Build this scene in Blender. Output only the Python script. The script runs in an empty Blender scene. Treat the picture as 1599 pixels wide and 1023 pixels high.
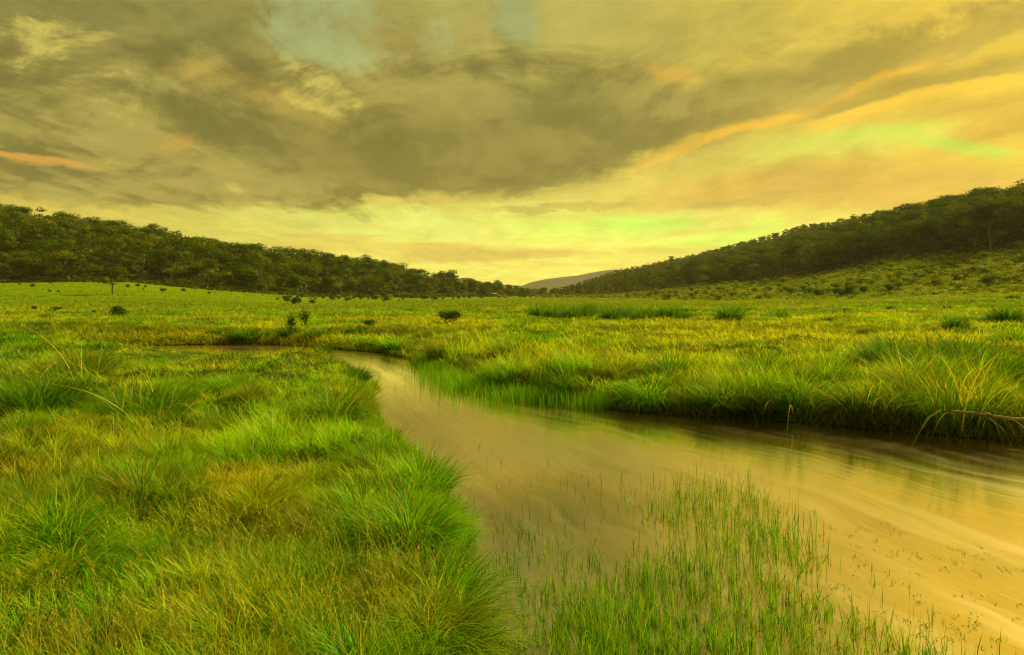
import bpy, math, random
import numpy as np

random.seed(11)
rng = np.random.default_rng(11)
scene = bpy.context.scene
COL = scene.collection
R = math.radians

# ------------------------------------------------------------------ camera
F = 1066.0            # focal length in photo pixels (24 mm on a 36 mm sensor)
HY = 458.0            # row of the true horizon
CX = 799.5
CAMZ = 2.0            # eye height above the water
cam_d = bpy.data.cameras.new('camera')
cam_d.lens = 36.0 * F / 1599.0
cam_d.sensor_width = 36.0
cam_d.shift_y = -(511.5 - HY) / 1599.0
cam_d.clip_start = 0.05
cam_d.clip_end = 20000
cam = bpy.data.objects.new('camera', cam_d)
cam.location = (0, 0, CAMZ)
cam.rotation_euler = (R(90), 0, 0)
COL.objects.link(cam)
scene.camera = cam

def lin(r, g, b):
    f = lambda c: (c / 255 / 12.92) if c / 255 <= 0.04045 else ((c / 255 + 0.055) / 1.055) ** 2.4
    return (f(r), f(g), f(b), 1.0)

# ------------------------------------------------------------------ numpy noise
_perm = np.random.default_rng(5).random((256, 256))
def vnoise(x, y):
    xi = np.floor(x).astype(int); yi = np.floor(y).astype(int)
    fx = x - xi; fy = y - yi
    fx = fx * fx * (3 - 2 * fx); fy = fy * fy * (3 - 2 * fy)
    a = _perm[xi & 255, yi & 255]; b = _perm[(xi + 1) & 255, yi & 255]
    c = _perm[xi & 255, (yi + 1) & 255]; d = _perm[(xi + 1) & 255, (yi + 1) & 255]
    return (a * (1 - fx) + b * fx) * (1 - fy) + (c * (1 - fx) + d * fx) * fy
def fbm(x, y, s, o=3, off=0.0):
    v = 0; a = 1; t = 0
    x = x / s + 31.7 + off; y = y / s + 77.3 - off
    for k in range(o):
        v = v + a * vnoise(x * 2 ** k + 13 * k, y * 2 ** k + 7 * k); t += a; a *= 0.5
    return v / t
def sstep(a, b, x):
    t = np.clip((x - a) / (b - a), 0, 1)
    return t * t * (3 - 2 * t)

# ------------------------------------------------------------------ river banks (metres, stream flows towards the camera)
NEAR = np.array([(1.4, -9), (1.0, -4), (0.5, 0), (0.12, 2.8), (-0.05, 3.6), (-0.20, 4.0), (-0.24, 4.8), (-0.44, 5.9), (-0.68, 7.1),
                 (-1.22, 8.6), (-1.92, 10.2), (-2.34, 11.8), (-2.95, 14.3), (-3.95, 17.2), (-5.3, 20.0), (-7.1, 21.5), (-9.4, 22.0), (-13, 22.2), (-18, 21.5), (-27, 19)])
FAR = np.array([(9.5, -9), (9.5, -6.5), (9.5, -4), (9.6, 0), (9.4, 4), (8.9, 7.2), (6.9, 9.15), (5.6, 9.9), (3.5, 10.75), (1.65, 11.65),
                (0.38, 13.1), (-0.6, 14.6), (-1.3, 16.2), (-2.3, 19.2), (-3.9, 22.2), (-6.6, 24.6), (-9.4, 26.6), (-13, 26.2), (-18, 24.6), (-27, 21.5)])
def dense(pts, n=12):
    out = []
    P = np.vstack([2 * pts[0] - pts[1], pts, 2 * pts[-1] - pts[-2]])
    for i in range(1, len(P) - 2):
        for t in np.linspace(0, 1, n, endpoint=False):
            a, b, c, d = P[i - 1], P[i], P[i + 1], P[i + 2]
            out.append(0.5 * ((2 * b) + (c - a) * t + (2 * a - 5 * b + 4 * c - d) * t * t + (3 * b - a - 3 * c + d) * t ** 3))
    out.append(pts[-1])
    return np.array(out)
ND, FD = dense(NEAR, 5), dense(FAR, 5)
POLY = np.vstack([ND, FD[::-1]])
def seg_dist(px, py, poly, closed=True):
    best = np.full(px.shape, 1e9)
    n = len(poly)
    for i in range(n if closed else n - 1):
        a = poly[i]; b = poly[(i + 1) % n]
        d = b - a; L = d @ d + 1e-12
        t = np.clip(((px - a[0]) * d[0] + (py - a[1]) * d[1]) / L, 0, 1)
        best = np.minimum(best, (px - a[0] - t * d[0]) ** 2 + (py - a[1] - t * d[1]) ** 2)
    return np.sqrt(best)
def inside(px, py, poly):
    r = np.zeros(px.shape, bool)
    n = len(poly)
    for i in range(n):
        x0, y0 = poly[i]; x1, y1 = poly[(i + 1) % n]
        c = ((y0 > py) != (y1 > py))
        with np.errstate(divide='ignore', invalid='ignore'):
            r ^= c & (px < (x1 - x0) * (py - y0) / (y1 - y0 + 1e-15) + x0)
    return r
_gx0, _gy0, _gs = -34.0, -14.0, 0.1
_X, _Y = np.meshgrid(np.arange(_gx0, 34.01, _gs), np.arange(_gy0, 46.01, _gs), indexing='ij')
_d = seg_dist(_X, _Y, POLY)
_SD = np.where(inside(_X, _Y, POLY), -_d, _d) + (fbm(_X, _Y, 1.0, 3, 7) - 0.5) * 0.55
def shore(px, py):
    """signed distance to the water's edge, positive on land"""
    px = np.asarray(px, float); py = np.asarray(py, float)
    u = (px - _gx0) / _gs; v = (py - _gy0) / _gs
    m = (u >= 0) & (v >= 0) & (u < _SD.shape[0] - 1.01) & (v < _SD.shape[1] - 1.01)
    uc = np.clip(u, 0, _SD.shape[0] - 1.02); vc = np.clip(v, 0, _SD.shape[1] - 1.02)
    i = uc.astype(int); j = vc.astype(int); fu = uc - i; fv = vc - j
    d = (_SD[i, j] * (1 - fu) + _SD[i + 1, j] * fu) * (1 - fv) + (_SD[i, j + 1] * (1 - fu) + _SD[i + 1, j + 1] * fu) * fv
    return np.where(m, d, 60.0)

# ------------------------------------------------------------------ ground height
#        column   D1    z1    D2    z2    D3   z3
TAB = np.array([
    (-400,  60, 0.60, 150, 4.6, 300, 34),
    (0,     60, 0.60, 150, 4.5, 300, 31.5),
    (200,   62, 0.50, 152, 4.7, 300, 23),
    (330,   68, 0.45, 160, 2.9, 310, 17),
    (400,   75, 0.40, 170, 2.1, 320, 14.5),
    (500,   95, 0.35, 195, 1.0, 335, 12.0),
    (600,   120, 0.35, 220, 0.5, 350, 9.0),
    (700,   170, 0.35, 260, 0.4, 400, 4.0),
    (790,   220, 0.35, 340, 0.4, 480, 0.2),
    (830,   240, 0.35, 380, 0.4, 600, 0.4),
    (880,   230, 0.35, 350, 0.8, 680, 4.5),
    (960,  190, 0.35, 300, 1.6, 640, 21),
    (1080, 140, 0.45, 250, 4.6, 550, 31),
    (1250,  108, 0.9,  200, 7.4, 450, 44),
    (1400,  95, 1.4,   165, 10.8, 330, 38.5),
    (1599,  90, 2.0,   140, 12.0, 240, 30.5),
    (2000,  86, 2.2,   130, 12.5, 230, 33)], float)
def cols(x, y):
    th = np.arctan2(x, y)
    tc = np.clip(th, -R(50), R(50))
    P = CX + F * np.tan(tc)
    D = np.hypot(x, y) * np.cos(tc)
    return P, D, th
def dip(x, y):
    """the low wet saddle of the near bank where the upstream water shows"""
    return np.exp(-((x + 8.6) / 2.8) ** 2) * sstep(15, 19, y) * (1 - sstep(23.5, 24.5, y))
def height(x, y, s=None):
    x = np.asarray(x, float); y = np.asarray(y, float)
    if s is None: s = shore(x, y)
    P, D, th = cols(x, y)
    q = [np.interp(P, TAB[:, 0], TAB[:, k]) for k in range(1, 7)]
    D1, z1, D2, z2, D3, z3 = q
    base = 0.36
    z = np.where(D < D1, base + (z1 - base) * sstep(0.35, 1.0, D / D1),
        np.where(D < D2, z1 + (z2 - z1) * ((D - D1) / (D2 - D1)) ** 1.15 if False else z1 + (z2 - z1) * np.clip((D - D1) / (D2 - D1), 0, 1) ** 1.15,
        np.where(D < D3, z2 + (z3 - z2) * np.clip((D - D2) / (D3 - D2), 0, 1) ** 0.95,
                 z3 * (1 - 0.75 * sstep(1.0, 2.6, D / D3)) + 0.3 * sstep(1, 2, D / D3))))
    land = sstep(0.1, 1.4, s)
    z = z + land * ((fbm(x, y, 1.9, 2) - 0.5) * 0.42 + (fbm(x, y, 0.7, 2, 9) - 0.5) * 0.22) * (1 - sstep(25, 70, D) * 0.6)
    z = z + (fbm(x, y, 14, 3, 3) - 0.5) * 0.5 * sstep(18, 60, D) * (1 - 0.0 * D)
    z = z + (fbm(x, y, 45, 3, 21) - 0.5) * 3.0 * sstep(0.0, 60, D - D2)
    z = z * (1 - 0.75 * dip(x, y))
    bankz = -0.45 + 0.45 * sstep(-0.9, 0.0, s)
    up = sstep(0.0, 0.55, s)
    return np.where(s <= 0, bankz, z * up + 0.0 * (1 - up))
def at(px, D):
    """ground point in the direction of a photo column at depth D"""
    x = (px - CX) / F * D
    z = float(height(np.array([x]), np.array([float(D)]))[0])
    return x, float(D), z
def on_flat(px, py, g=0.36):
    D = (CAMZ - g) * F / (py - HY)
    return (px - CX) / F * D, D

def on_bank(px, py, g=0.36, need=0.28):
    """like on_flat, moved along the line of sight until it stands clear of the water"""
    x, D = on_flat(px, py, g)
    best = None
    for k in range(160):
        for sg in (1, -1):
            d = D + sg * k * 0.04
            xx = (px - CX) / F * d
            if float(shore(np.array([xx]), np.array([d]))[0]) >= need: return xx, d
    return x, D

# ------------------------------------------------------------------ helpers
def link(o, parent=None):
    COL.objects.link(o)
    if parent is not None: o.parent = parent
    return o
def tag(o, label=None, cat=None, group=None, kind=None):
    if label: o['label'] = label
    if cat: o['category'] = cat
    if group: o['group'] = group
    if kind: o['kind'] = kind
    return o
def mesh_np(name, V, quads=None, tris=None, mat=None, col=None, smooth=False, uv=None):
    me = bpy.data.meshes.new(name)
    V = np.ascontiguousarray(V, np.float32)
    nq = 0 if quads is None else len(quads); nt = 0 if tris is None else len(tris)
    loops = np.concatenate([a.ravel() for a in (quads, tris) if a is not None and len(a)]).astype(np.int32)
    ls = np.concatenate([np.arange(nq) * 4, nq * 4 + np.arange(nt) * 3]).astype(np.int32)
    me.vertices.add(len(V)); me.vertices.foreach_set('co', V.ravel())
    me.loops.add(len(loops)); me.loops.foreach_set('vertex_index', loops)
    me.polygons.add(nq + nt); me.polygons.foreach_set('loop_start', ls)
    if smooth: me.polygons.foreach_set('use_smooth', np.ones(nq + nt, bool))
    me.update(calc_edges=True)
    if col is not None:
        a = me.color_attributes.new('Col', 'FLOAT_COLOR', 'POINT')
        c = np.ones((len(V), 4), np.float32); c[:, :3] = col
        a.data.foreach_set('color', c.ravel())
    if uv is not None:
        u = me.uv_layers.new(name='flow')
        u.data.foreach_set('uv', np.ascontiguousarray(uv[loops], np.float32).ravel())
    if mat: me.materials.append(mat)
    return me
def obj(name, me, parent=None):
    return link(bpy.data.objects.new(name, me), parent)

# ------------------------------------------------------------------ node helpers
class S:
    """a shader socket with arithmetic"""
    def __init__(s, nt, sock): s.nt, s.k = nt, sock
    def _m(s, op, *a):
        n = s.nt.nodes.new('ShaderNodeMath'); n.operation = op
        for i, v in enumerate((s,) + a):
            if isinstance(v, S): s.nt.links.new(v.k, n.inputs[i])
            else: n.inputs[i].default_value = float(v)
        return S(s.nt, n.outputs[0])
    def __add__(s, o): return s._m('ADD', o)
    __radd__ = __add__
    def __sub__(s, o): return s._m('SUBTRACT', o)
    def __rsub__(s, o): return (s * -1.0) + o
    def __mul__(s, o): return s._m('MULTIPLY', o)
    __rmul__ = __mul__
    def __truediv__(s, o): return s._m('DIVIDE', o)
    def mx(s, o): return s._m('MAXIMUM', o)
    def mn(s, o): return s._m('MINIMUM', o)
    def f(s, op, *a): return s._m(op, *a)
    def ss(s, a, b):
        n = s.nt.nodes.new('ShaderNodeMapRange'); n.interpolation_type = 'SMOOTHSTEP'
        s.nt.links.new(s.k, n.inputs['Value'])
        n.inputs['From Min'].default_value = a; n.inputs['From Max'].default_value = b
        return S(s.nt, n.outputs['Result'])
def mk(nt, t, **kw):
    n = nt.nodes.new(t)
    for k, v in kw.items(): setattr(n, k, v)
    return n
def mixc(nt, fac, a, b, mode='MIX'):
    n = mk(nt, 'ShaderNodeMix', data_type='RGBA', blend_type=mode)
    for i, v in ((0, fac), (6, a), (7, b)):
        if isinstance(v, S): nt.links.new(v.k, n.inputs[i])
        elif hasattr(v, 'is_linked'): nt.links.new(v, n.inputs[i])
        else: n.inputs[i].default_value = v
    return n.outputs[2]
def combine(nt, x, y, z):
    n = mk(nt, 'ShaderNodeCombineXYZ')
    for i, v in enumerate((x, y, z)):
        if isinstance(v, S): nt.links.new(v.k, n.inputs[i])
        else: n.inputs[i].default_value = v
    return n.outputs[0]
def noise(nt, vec, scale=1.0, detail=6, rough=0.55, dist=0.0):
    n = mk(nt, 'ShaderNodeTexNoise')
    n.inputs['Scale'].default_value = scale; n.inputs['Detail'].default_value = detail
    n.inputs['Roughness'].default_value = rough; n.inputs['Distortion'].default_value = dist
    if vec is not None: nt.links.new(vec, n.inputs['Vector'])
    return S(nt, n.outputs[0])
def curve1(nt, x, pts, lo, hi, ylo, yhi):
    """piecewise curve y(x), both axes remapped to 0..1 for the node"""
    n = mk(nt, 'ShaderNodeFloatCurve')
    c = n.mapping.curves[0]
    P = [((a - lo) / (hi - lo), (b - ylo) / (yhi - ylo)) for a, b in pts]
    c.points[0].location = P[0]; c.points[1].location = P[-1]
    for p in P[1:-1]: c.points.new(*p)
    for p in c.points: p.handle_type = 'AUTO_CLAMPED'
    n.mapping.update()
    xs = (x - lo) * (1.0 / (hi - lo))
    nt.links.new(xs.k, n.inputs['Value'])
    return S(nt, n.outputs[0]) * (yhi - ylo) + ylo

# ------------------------------------------------------------------ sky
SUN_AZ, SUN_EL = 55.0, 36.0          # degrees: azimuth to the right of the view
def build_world():
    w = bpy.data.worlds.new('World'); scene.world = w; w.use_nodes = True
    nt = w.node_tree; nt.nodes.clear()
    out = mk(nt, 'ShaderNodeOutputWorld'); bg = mk(nt, 'ShaderNodeBackground')
    nt.links.new(bg.outputs[0], out.inputs[0])
    tc = mk(nt, 'ShaderNodeTexCoord')
    sep = mk(nt, 'ShaderNodeSeparateXYZ'); nt.links.new(tc.outputs['Generated'], sep.inputs[0])
    x, y, z = (S(nt, sep.outputs[i]) for i in range(3))
    az = x.f('ARCTAN2', y)
    azc = az.mx(-1.15).mn(1.15)
    rh = (x * x + y * y).f('SQRT').mx(0.05)
    A0 = azc.f('TANGENT')
    E0 = z / (rh * azc.f('COSINE'))
    # turbulence that bends every edge
    wv = noise(nt, tc.outputs['Generated'], 5.0, 8, 0.68) - 0.5
    wv2 = noise(nt, combine(nt, x + 7.3, y, z * 2.2), 4.0, 8, 0.68) - 0.5
    A = A0 + wv * 0.16
    E = E0 + wv2 * 0.075
    zz = z.mx(0.0) + 0.07
    pu, pv = x / zz, y / zz
    N1 = noise(nt, combine(nt, pu * 1.5, pv * 0.42, 3.1), 1.0, 10, 0.62, 0.6)      # rolls that run away from the viewer
    N2 = noise(nt, combine(nt, pu * 2.6, pv * 1.7, 8.2), 1.0, 9, 0.6, 0.35)       # lumps
    N3 = noise(nt, combine(nt, A0 * 2.6, E0 * 26.0, 1.0), 1.0, 6, 0.55, 0.3)      # thin level bars low down
    N4 = noise(nt, combine(nt, A0 * 4.2 + E0 * 3.0, E0 * 9.0, 5.0), 1.0, 8, 0.6, 0.4)
    q = lambda px, py: ((px - 800) / 1066.0, (458 - py) / 1066.0)
    def blob(px, py, sx, sy, rot=0.0, warp=True):
        a, e = q(px, py)
        dx = (A if warp else A0) - a; dy = (E if warp else E0) - e
        c, s_ = math.cos(rot), math.sin(rot)
        u = (dx * c + dy * s_) * (1066.0 / sx); v = (dy * c - dx * s_) * (1066.0 / sy)
        return (u * u + v * v).f('MULTIPLY', -1.0).f('EXPONENT')
    # clear air: colour by elevation
    ramp = mk(nt, 'ShaderNodeValToRGB')
    nt.links.new(E0.k, ramp.inputs[0])
    cr = ramp.color_ramp
    stops = [(0.0, (222, 212, 98)), (0.035, (220, 218, 102)), (0.10, (216, 216, 106)), (0.16, (206, 190, 92)), (0.26, (188, 178, 88)), (0.40, (166, 162, 90)), (0.62, (150, 150, 96))]
    cr.elements[0].position = 0; cr.elements[0].color = lin(*stops[0][1])
    cr.elements[1].position = stops[-1][0]; cr.elements[1].color = lin(*stops[-1][1])
    for p, c in stops[1:-1]:
        e = cr.elements.new(p); e.color = lin(*c)
    C = ramp.outputs[0]
    N7 = noise(nt, combine(nt, pu * 3.4, pv * 1.3, 21.0), 1.0, 9, 0.66, 0.5) - 0.5
    # golden right side, dusky left side
    N5 = noise(nt, combine(nt, A0 * 5.0, E0 * 11.0 - A0 * 1.5, 2.0), 1.0, 10, 0.68, 0.5) - 0.5    # crumbling edges
    N6 = noise(nt, combine(nt, pu * 0.9, pv * 0.35, 11.0), 1.0, 4, 0.5, 0.4)
    right = (A + N5 * 0.5).ss(0.0, 0.75) * (E + N5 * 0.05).ss(0.03, 0.20)
    C = mixc(nt, right * 0.9, C, lin(224, 190, 64))
    left = (A * -1.0 + N5 * 0.4).ss(0.15, 0.75) * (1.0 - E0.ss(0.12, 0.3))
    C = mixc(nt, left * 0.75, C, lin(194, 172, 80))
    # pale and green gaps
    def gap(px, py, sx, sy, rot, k, col, n=0.9, lo=0.25, hi=0.85):
        b = blob(px, py, sx, sy, rot) + N5 * n + (N3 - 0.5) * n * 0.6
        return b.ss(lo, hi) * k, lin(*col)
    for args in ((950, 352, 190, 30, 0.0, .75, (196, 226, 98)), (1010, 348, 90, 16, 0.0, .55, (175, 226, 90)), (1120, 370, 150, 15, 0.18, .7, (184, 228, 84)),
                 (1310, 222, 230, 34, 0.08, .8, (214, 218, 94)), (1500, 232, 110, 13, -0.10, .6, (165, 226, 84)), (1380, 205, 90, 14, 0.1, .5, (190, 226, 80)),
                 (610, 350, 230, 30, -0.02, .75, (210, 222, 116)), (430, 338, 170, 11, -0.1, .6, (204, 208, 110)), (800, 318, 120, 12, 0.05, .6, (214, 216, 108))):
        f_, c_ = gap(*args); C = mixc(nt, f_, C, c_)
    # level bars
    bars = N3.ss(0.50, 0.62) * (1.0 - E0.ss(0.14, 0.24)) * (E0 + 0.02).ss(0.0, 0.05)
    C = mixc(nt, bars * 0.5, C, lin(206, 176, 84))
    for args in ((765, 396, 180, 13, 0.02, .8, (192, 166, 80)), (690, 382, 70, 7, 0.05, .6, (196, 170, 84)), (1050, 385, 120, 5, 0.06, .5, (200, 176, 86)), (880, 325, 150, 6, 0.05, .7, (176, 158, 78)),
                 (1240, 288, 290, 44, 0.10, .85, (198, 162, 72)), (1480, 296, 240, 46, 0.0, .8, (206, 168, 72)), (1160, 318, 130, 12, 0.06, .5, (166, 148, 74)), (1560, 195, 110, 34, 0.3, .6, (204, 160, 62))):
        f_, c_ = gap(*args, 1.1); C = mixc(nt, f_, C, c_)
    # the big cloud deck
    edge = curve1(nt, A, [(-1.6, .13), (-0.75, .135), (-0.47, .122), (-0.19, .112), (-0.09, .128), (0.09, .150), (0.235, .198), (0.42, .250), (0.62, .325), (0.76, .375), (1.6, .5)], -1.6, 1.6, 0.0, 0.6)
    t = E - edge + (N1 - 0.5) * 0.10 + N5 * 0.09
    body = t.ss(-0.004, 0.022)
    thick = curve1(nt, A, [(-1.6, .62), (-0.4, .6), (-0.1, .34), (0.1, .24), (0.3, .13), (0.55, .09), (0.8, .08), (1.6, .08)], -1.6, 1.6, 0.0, 0.8)
    fade = 1.0 - (t / thick + N5 * 1.0).ss(0.55, 1.15)
    deck = body * (fade * 0.75 + 0.25 * (1.0 - A.ss(0.2, 0.7)))
    shade = (N1 * 0.40 + N2 * 0.30 + (N5 + 0.5) * 0.30).ss(0.45, 0.55)
    ccol = mixc(nt, shade, lin(108, 102, 54), lin(154, 143, 78))
    ccol = mixc(nt, A.ss(-0.1, 0.8) * 0.4, ccol, lin(184, 150, 60))
    C = mixc(nt, deck * 0.93, C, ccol)
    rag = lambda b, n=1.0: (b + N5 * n + (N2 - 0.5) * n * 0.6)
    core = rag((blob(560, 235, 260, 70, -0.15) + blob(820, 240, 200, 75, 0.1)).mn(1.0), 1.3).ss(0.2, 1.1)
    C = mixc(nt, core * 0.62, C, lin(114, 104, 48))
    C = mixc(nt, rag(blob(920, 160, 200, 52, 0.1), 1.3).ss(0.2, 1.1) * 0.55, C, lin(132, 126, 66))
    C = mixc(nt, rag(blob(210, 30, 380, 70, 0.0), 1.4).ss(0.2, 1.0) * 0.6, C, lin(112, 110, 66))
    C = mixc(nt, rag(blob(1230, 120, 180, 30, 0.30), 1.0).ss(0.25, 0.9) * 0.6, C, lin(148, 134, 64))
    C = mixc(nt, rag(blob(1120, 200, 120, 22, 0.35), 1.0).ss(0.25, 0.9) * 0.5, C, lin(150, 136, 66))
    # lighter rents in the deck
    rent = rag((blob(120, 120, 210, 60, -0.25) + blob(460, 105, 150, 40, -0.5) + blob(330, 295, 300, 26, -0.25) + blob(40, 60, 160, 50) + blob(500, 160, 120, 22, -0.3) + blob(830, 300, 130, 10, 0.1)).mn(1.0), 3.6)
    C = mixc(nt, rent.ss(0.95, 1.6) * 0.7, C, lin(206, 194, 100))
    C = mixc(nt, rag(blob(360, 130, 220, 40, -0.35), 1.4).ss(0.4, 1.1) * 0.4, C, lin(190, 160, 78))
    # blue rents
    b1 = rag((blob(590, 62, 190, 62, -0.12) + blob(490, 30, 70, 70)).mn(1.0) - blob(600, 62, 55, 30, -.2) * 0.55, 1.5)
    C = mixc(nt, (b1 + N7 * 1.6).ss(0.45, 1.1) * 0.8, C, lin(156, 170, 122))
    C = mixc(nt, rag(blob(815, 25, 55, 50, -0.5), 1.0).ss(0.35, 0.9) * 0.7, C, lin(150, 164, 120))
    # sunlit undersides
    j = N5 * 0.045 + (N2 - 0.5) * 0.02
    win = (A0 + N5 * 0.2).ss(0.12, 0.30) * (1.0 - (A0 + N5 * 0.2).ss(0.56, 0.66))
    te = E0 + j - curve1(nt, A0, [(-1.6, 0), (0.0, .13), (0.19, .188), (0.30, .228), (0.42, .262), (0.52, .300), (0.62, .340), (0.76, .375), (1.6, .5)], -1.6, 1.6, 0.0, 0.6)
    lit = te.ss(-0.012, -0.003) * (1.0 - te.ss(0.0, 0.018)) * win
    C = mixc(nt, lit * 0.8, C, lin(238, 186, 60))
    # second dark band below it, lit along its own lower edge
    t2 = E0 + j * 0.8 - curve1(nt, A0, [(-1.6, 0), (0.30, .222), (0.45, .258), (0.60, .298), (0.76, .330), (1.6, .46)], -1.6, 1.6, 0.0, 0.6)
    w2 = (A0 + N5 * 0.15).ss(0.38, 0.48)
    C = mixc(nt, t2.ss(-0.006, 0.004) * (1.0 - t2.ss(0.012, 0.036)) * w2 * (1.0 - A0.ss(0.62, 0.85) * 0.5) * 0.8, C, lin(160, 138, 60))
    C = mixc(nt, t2.ss(-0.030, -0.012) * (1.0 - t2.ss(-0.008, 0.002)) * w2 * 0.7, C, lin(240, 190, 62))
    t3 = t2 + 0.055 - A0 * 0.02
    C = mixc(nt, t3.ss(-0.012, 0.0) * (1.0 - t3.ss(0.004, 0.024)) * (A0 + N5 * .2).ss(0.52, 0.66) * 0.5, C, lin(186, 148, 58))
    C = mixc(nt, rag(blob(1040, 118, 50, 22, -0.35), 1.0).ss(0.2, 1.0) * 0.5, C, lin(222, 172, 72))
    C = mixc(nt, rag(blob(40, 245, 100, 10, -0.10), 0.7).ss(0.2, 0.9) * 0.7, C, lin(222, 164, 76))
    C = mixc(nt, rag(blob(270, 225, 50, 24, 0.3), 1.0).ss(0.3, 1.0) * 0.5, C, lin(192, 152, 72))
    # fine texture
    glow = blob(960, 400, 480, 90, 0.0, False)
    fine = N4 * 0.25 + N2 * 0.28 + N5 * 0.50 + N7 * 0.75 + 0.77 + glow * 0.20
    fv = mk(nt, 'ShaderNodeVectorMath', operation='SCALE'); nt.links.new(C, fv.inputs[0]); nt.links.new(fine.k, fv.inputs['Scale'])
    # a share of physical sky light
    sky = mk(nt, 'ShaderNodeTexSky'); sky.sky_type = 'NISHITA'; sky.sun_disc = False
    sky.sun_elevation = R(SUN_EL); sky.sun_rotation = R(SUN_AZ)
    sk = mk(nt, 'ShaderNodeVectorMath', operation='MULTIPLY'); nt.links.new(sky.outputs[0], sk.inputs[0]); sk.inputs[1].default_value = (0.055, 0.045, 0.012)
    ad = mk(nt, 'ShaderNodeVectorMath', operation='SCALE'); tn = mk(nt, 'ShaderNodeVectorMath', operation='MULTIPLY'); nt.links.new(fv.outputs[0], tn.inputs[0]); tn.inputs[1].default_value = (1.04, 0.985, 0.78)
    nt.links.new(tn.outputs[0], ad.inputs[0]); ad.inputs['Scale'].default_value = 7.5
    a2 = mk(nt, 'ShaderNodeVectorMath', operation='ADD'); nt.links.new(ad.outputs[0], a2.inputs[0]); nt.links.new(sk.outputs[0], a2.inputs[1])
    nt.links.new(a2.outputs[0], bg.inputs[0])
    bg.inputs[1].default_value = 0.1
    w.cycles.sampling_method = 'MANUAL'; w.cycles.sample_map_resolution = 512
scene.view_settings.view_transform = 'Standard'
scene.view_settings.look = 'None'
scene.view_settings.exposure = 0.5
scene.view_settings.gamma = 1
build_world()
sd = bpy.data.lights.new('sun', 'SUN'); sd.energy = 5.0; sd.angle = R(8); sd.color = (1.0, 0.88, 0.42)
sun = link(bpy.data.objects.new('sun', sd))
a, e = R(SUN_AZ), R(SUN_EL)
from mathutils import Vector
sdir = Vector((math.sin(a) * math.cos(e), math.cos(a) * math.cos(e), math.sin(e)))
sun.rotation_euler = sdir.to_track_quat('Z', 'Y').to_euler()
sun.location = sdir * 50
scene.cycles.use_denoising = True
scene.cycles.filter_width = 1.15
scene.cycles.max_bounces = 6
scene.cycles.diffuse_bounces = 3
scene.cycles.transparent_max_bounces = 8
scene.cycles.caustics_reflective = False
scene.cycles.caustics_refractive = False

# ------------------------------------------------------------------ materials
def newmat(name):
    m = bpy.data.materials.new(name); m.use_nodes = True
    nt = m.node_tree; nt.nodes.clear()
    out = mk(nt, 'ShaderNodeOutputMaterial')
    return m, nt, out
def leafmat(name, transl=0.35, tint=(1, 1, 1), gloss=0.05, vary=0.0, vscale=0.3, c2=None):
    """colour from the blade's own attribute, light passing through thin leaves"""
    m, nt, out = newmat(name)
    at_ = mk(nt, 'ShaderNodeAttribute', attribute_name='Col')
    c = mixc(nt, 1.0, at_.outputs['Color'], (*tint, 1), 'MULTIPLY')
    if c2 is not None:
        geo = mk(nt, 'ShaderNodeNewGeometry')
        n = noise(nt, geo.outputs['Position'], vscale, 4, 0.6)
        oi = mk(nt, 'ShaderNodeObjectInfo')
        r = S(nt, oi.outputs['Random'])
        c = mixc(nt, (n.ss(0.40, 0.62) * 0.5 + r * 0.5) * vary, c, mixc(nt, 1.0, c, c2, 'MULTIPLY'))
    d = mk(nt, 'ShaderNodeBsdfDiffuse'); nt.links.new(c, d.inputs[0])
    t = mk(nt, 'ShaderNodeBsdfTranslucent'); nt.links.new(mixc(nt, 1.0, c, (1.15, 1.25, 0.6, 1), 'MULTIPLY'), t.inputs[0])
    mx = mk(nt, 'ShaderNodeMixShader'); mx.inputs[0].default_value = transl
    nt.links.new(d.outputs[0], mx.inputs[1]); nt.links.new(t.outputs[0], mx.inputs[2])
    g = mk(nt, 'ShaderNodeBsdfGlossy'); g.inputs['Roughness'].default_value = 0.45; g.inputs['Color'].default_value = (0.9, 0.9, 0.5, 1)
    m2 = mk(nt, 'ShaderNodeMixShader'); m2.inputs[0].default_value = gloss
    nt.links.new(mx.outputs[0], m2.inputs[1]); nt.links.new(g.outputs[0], m2.inputs[2])
    nt.links.new(m2.outputs[0], out.inputs[0])
    return m
M_GRASS = leafmat('grass_blades', 0.5, gloss=0.012)
M_REED = leafmat('reed_blades', 0.35, gloss=0.015)
M_LEAF = leafmat('gum_leaves', 0.25, gloss=0.006, vary=0.9, vscale=0.03, c2=(1.75, 1.45, 0.8, 1))
M_SHRUB = leafmat('shrub_leaves', 0.25, gloss=0.006, vary=0.9, vscale=0.2, c2=(1.35, 1.2, 0.9, 1))
def bark_mat(name, c1, c2):
    m, nt, out = newmat(name)
    p = mk(nt, 'ShaderNodeBsdfPrincipled'); p.inputs['Roughness'].default_value = 0.9
    tc = mk(nt, 'ShaderNodeTexCoord')
    mp = mk(nt, 'ShaderNodeMapping'); mp.inputs['Scale'].default_value = (5, 5, 0.9); nt.links.new(tc.outputs['Object'], mp.inputs[0])
    n = noise(nt, mp.outputs[0], 1.6, 6, 0.65)
    nt.links.new(mixc(nt, n.ss(0.35, 0.65), c1, c2), p.inputs['Base Color'])
    b = mk(nt, 'ShaderNodeBump'); b.inputs['Strength'].default_value = 0.5; b.inputs['Distance'].default_value = 0.03
    nt.links.new(n.k, b.inputs['Height']); nt.links.new(b.outputs[0], p.inputs['Normal'])
    nt.links.new(p.outputs[0], out.inputs[0])
    return m
M_BARK = bark_mat('gum_bark', (0.075, 0.06, 0.03, 1), (0.20, 0.165, 0.09, 1))
M_DEAD = bark_mat('dead_wood', (0.22, 0.15, 0.06, 1), (0.42, 0.30, 0.13, 1))
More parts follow.
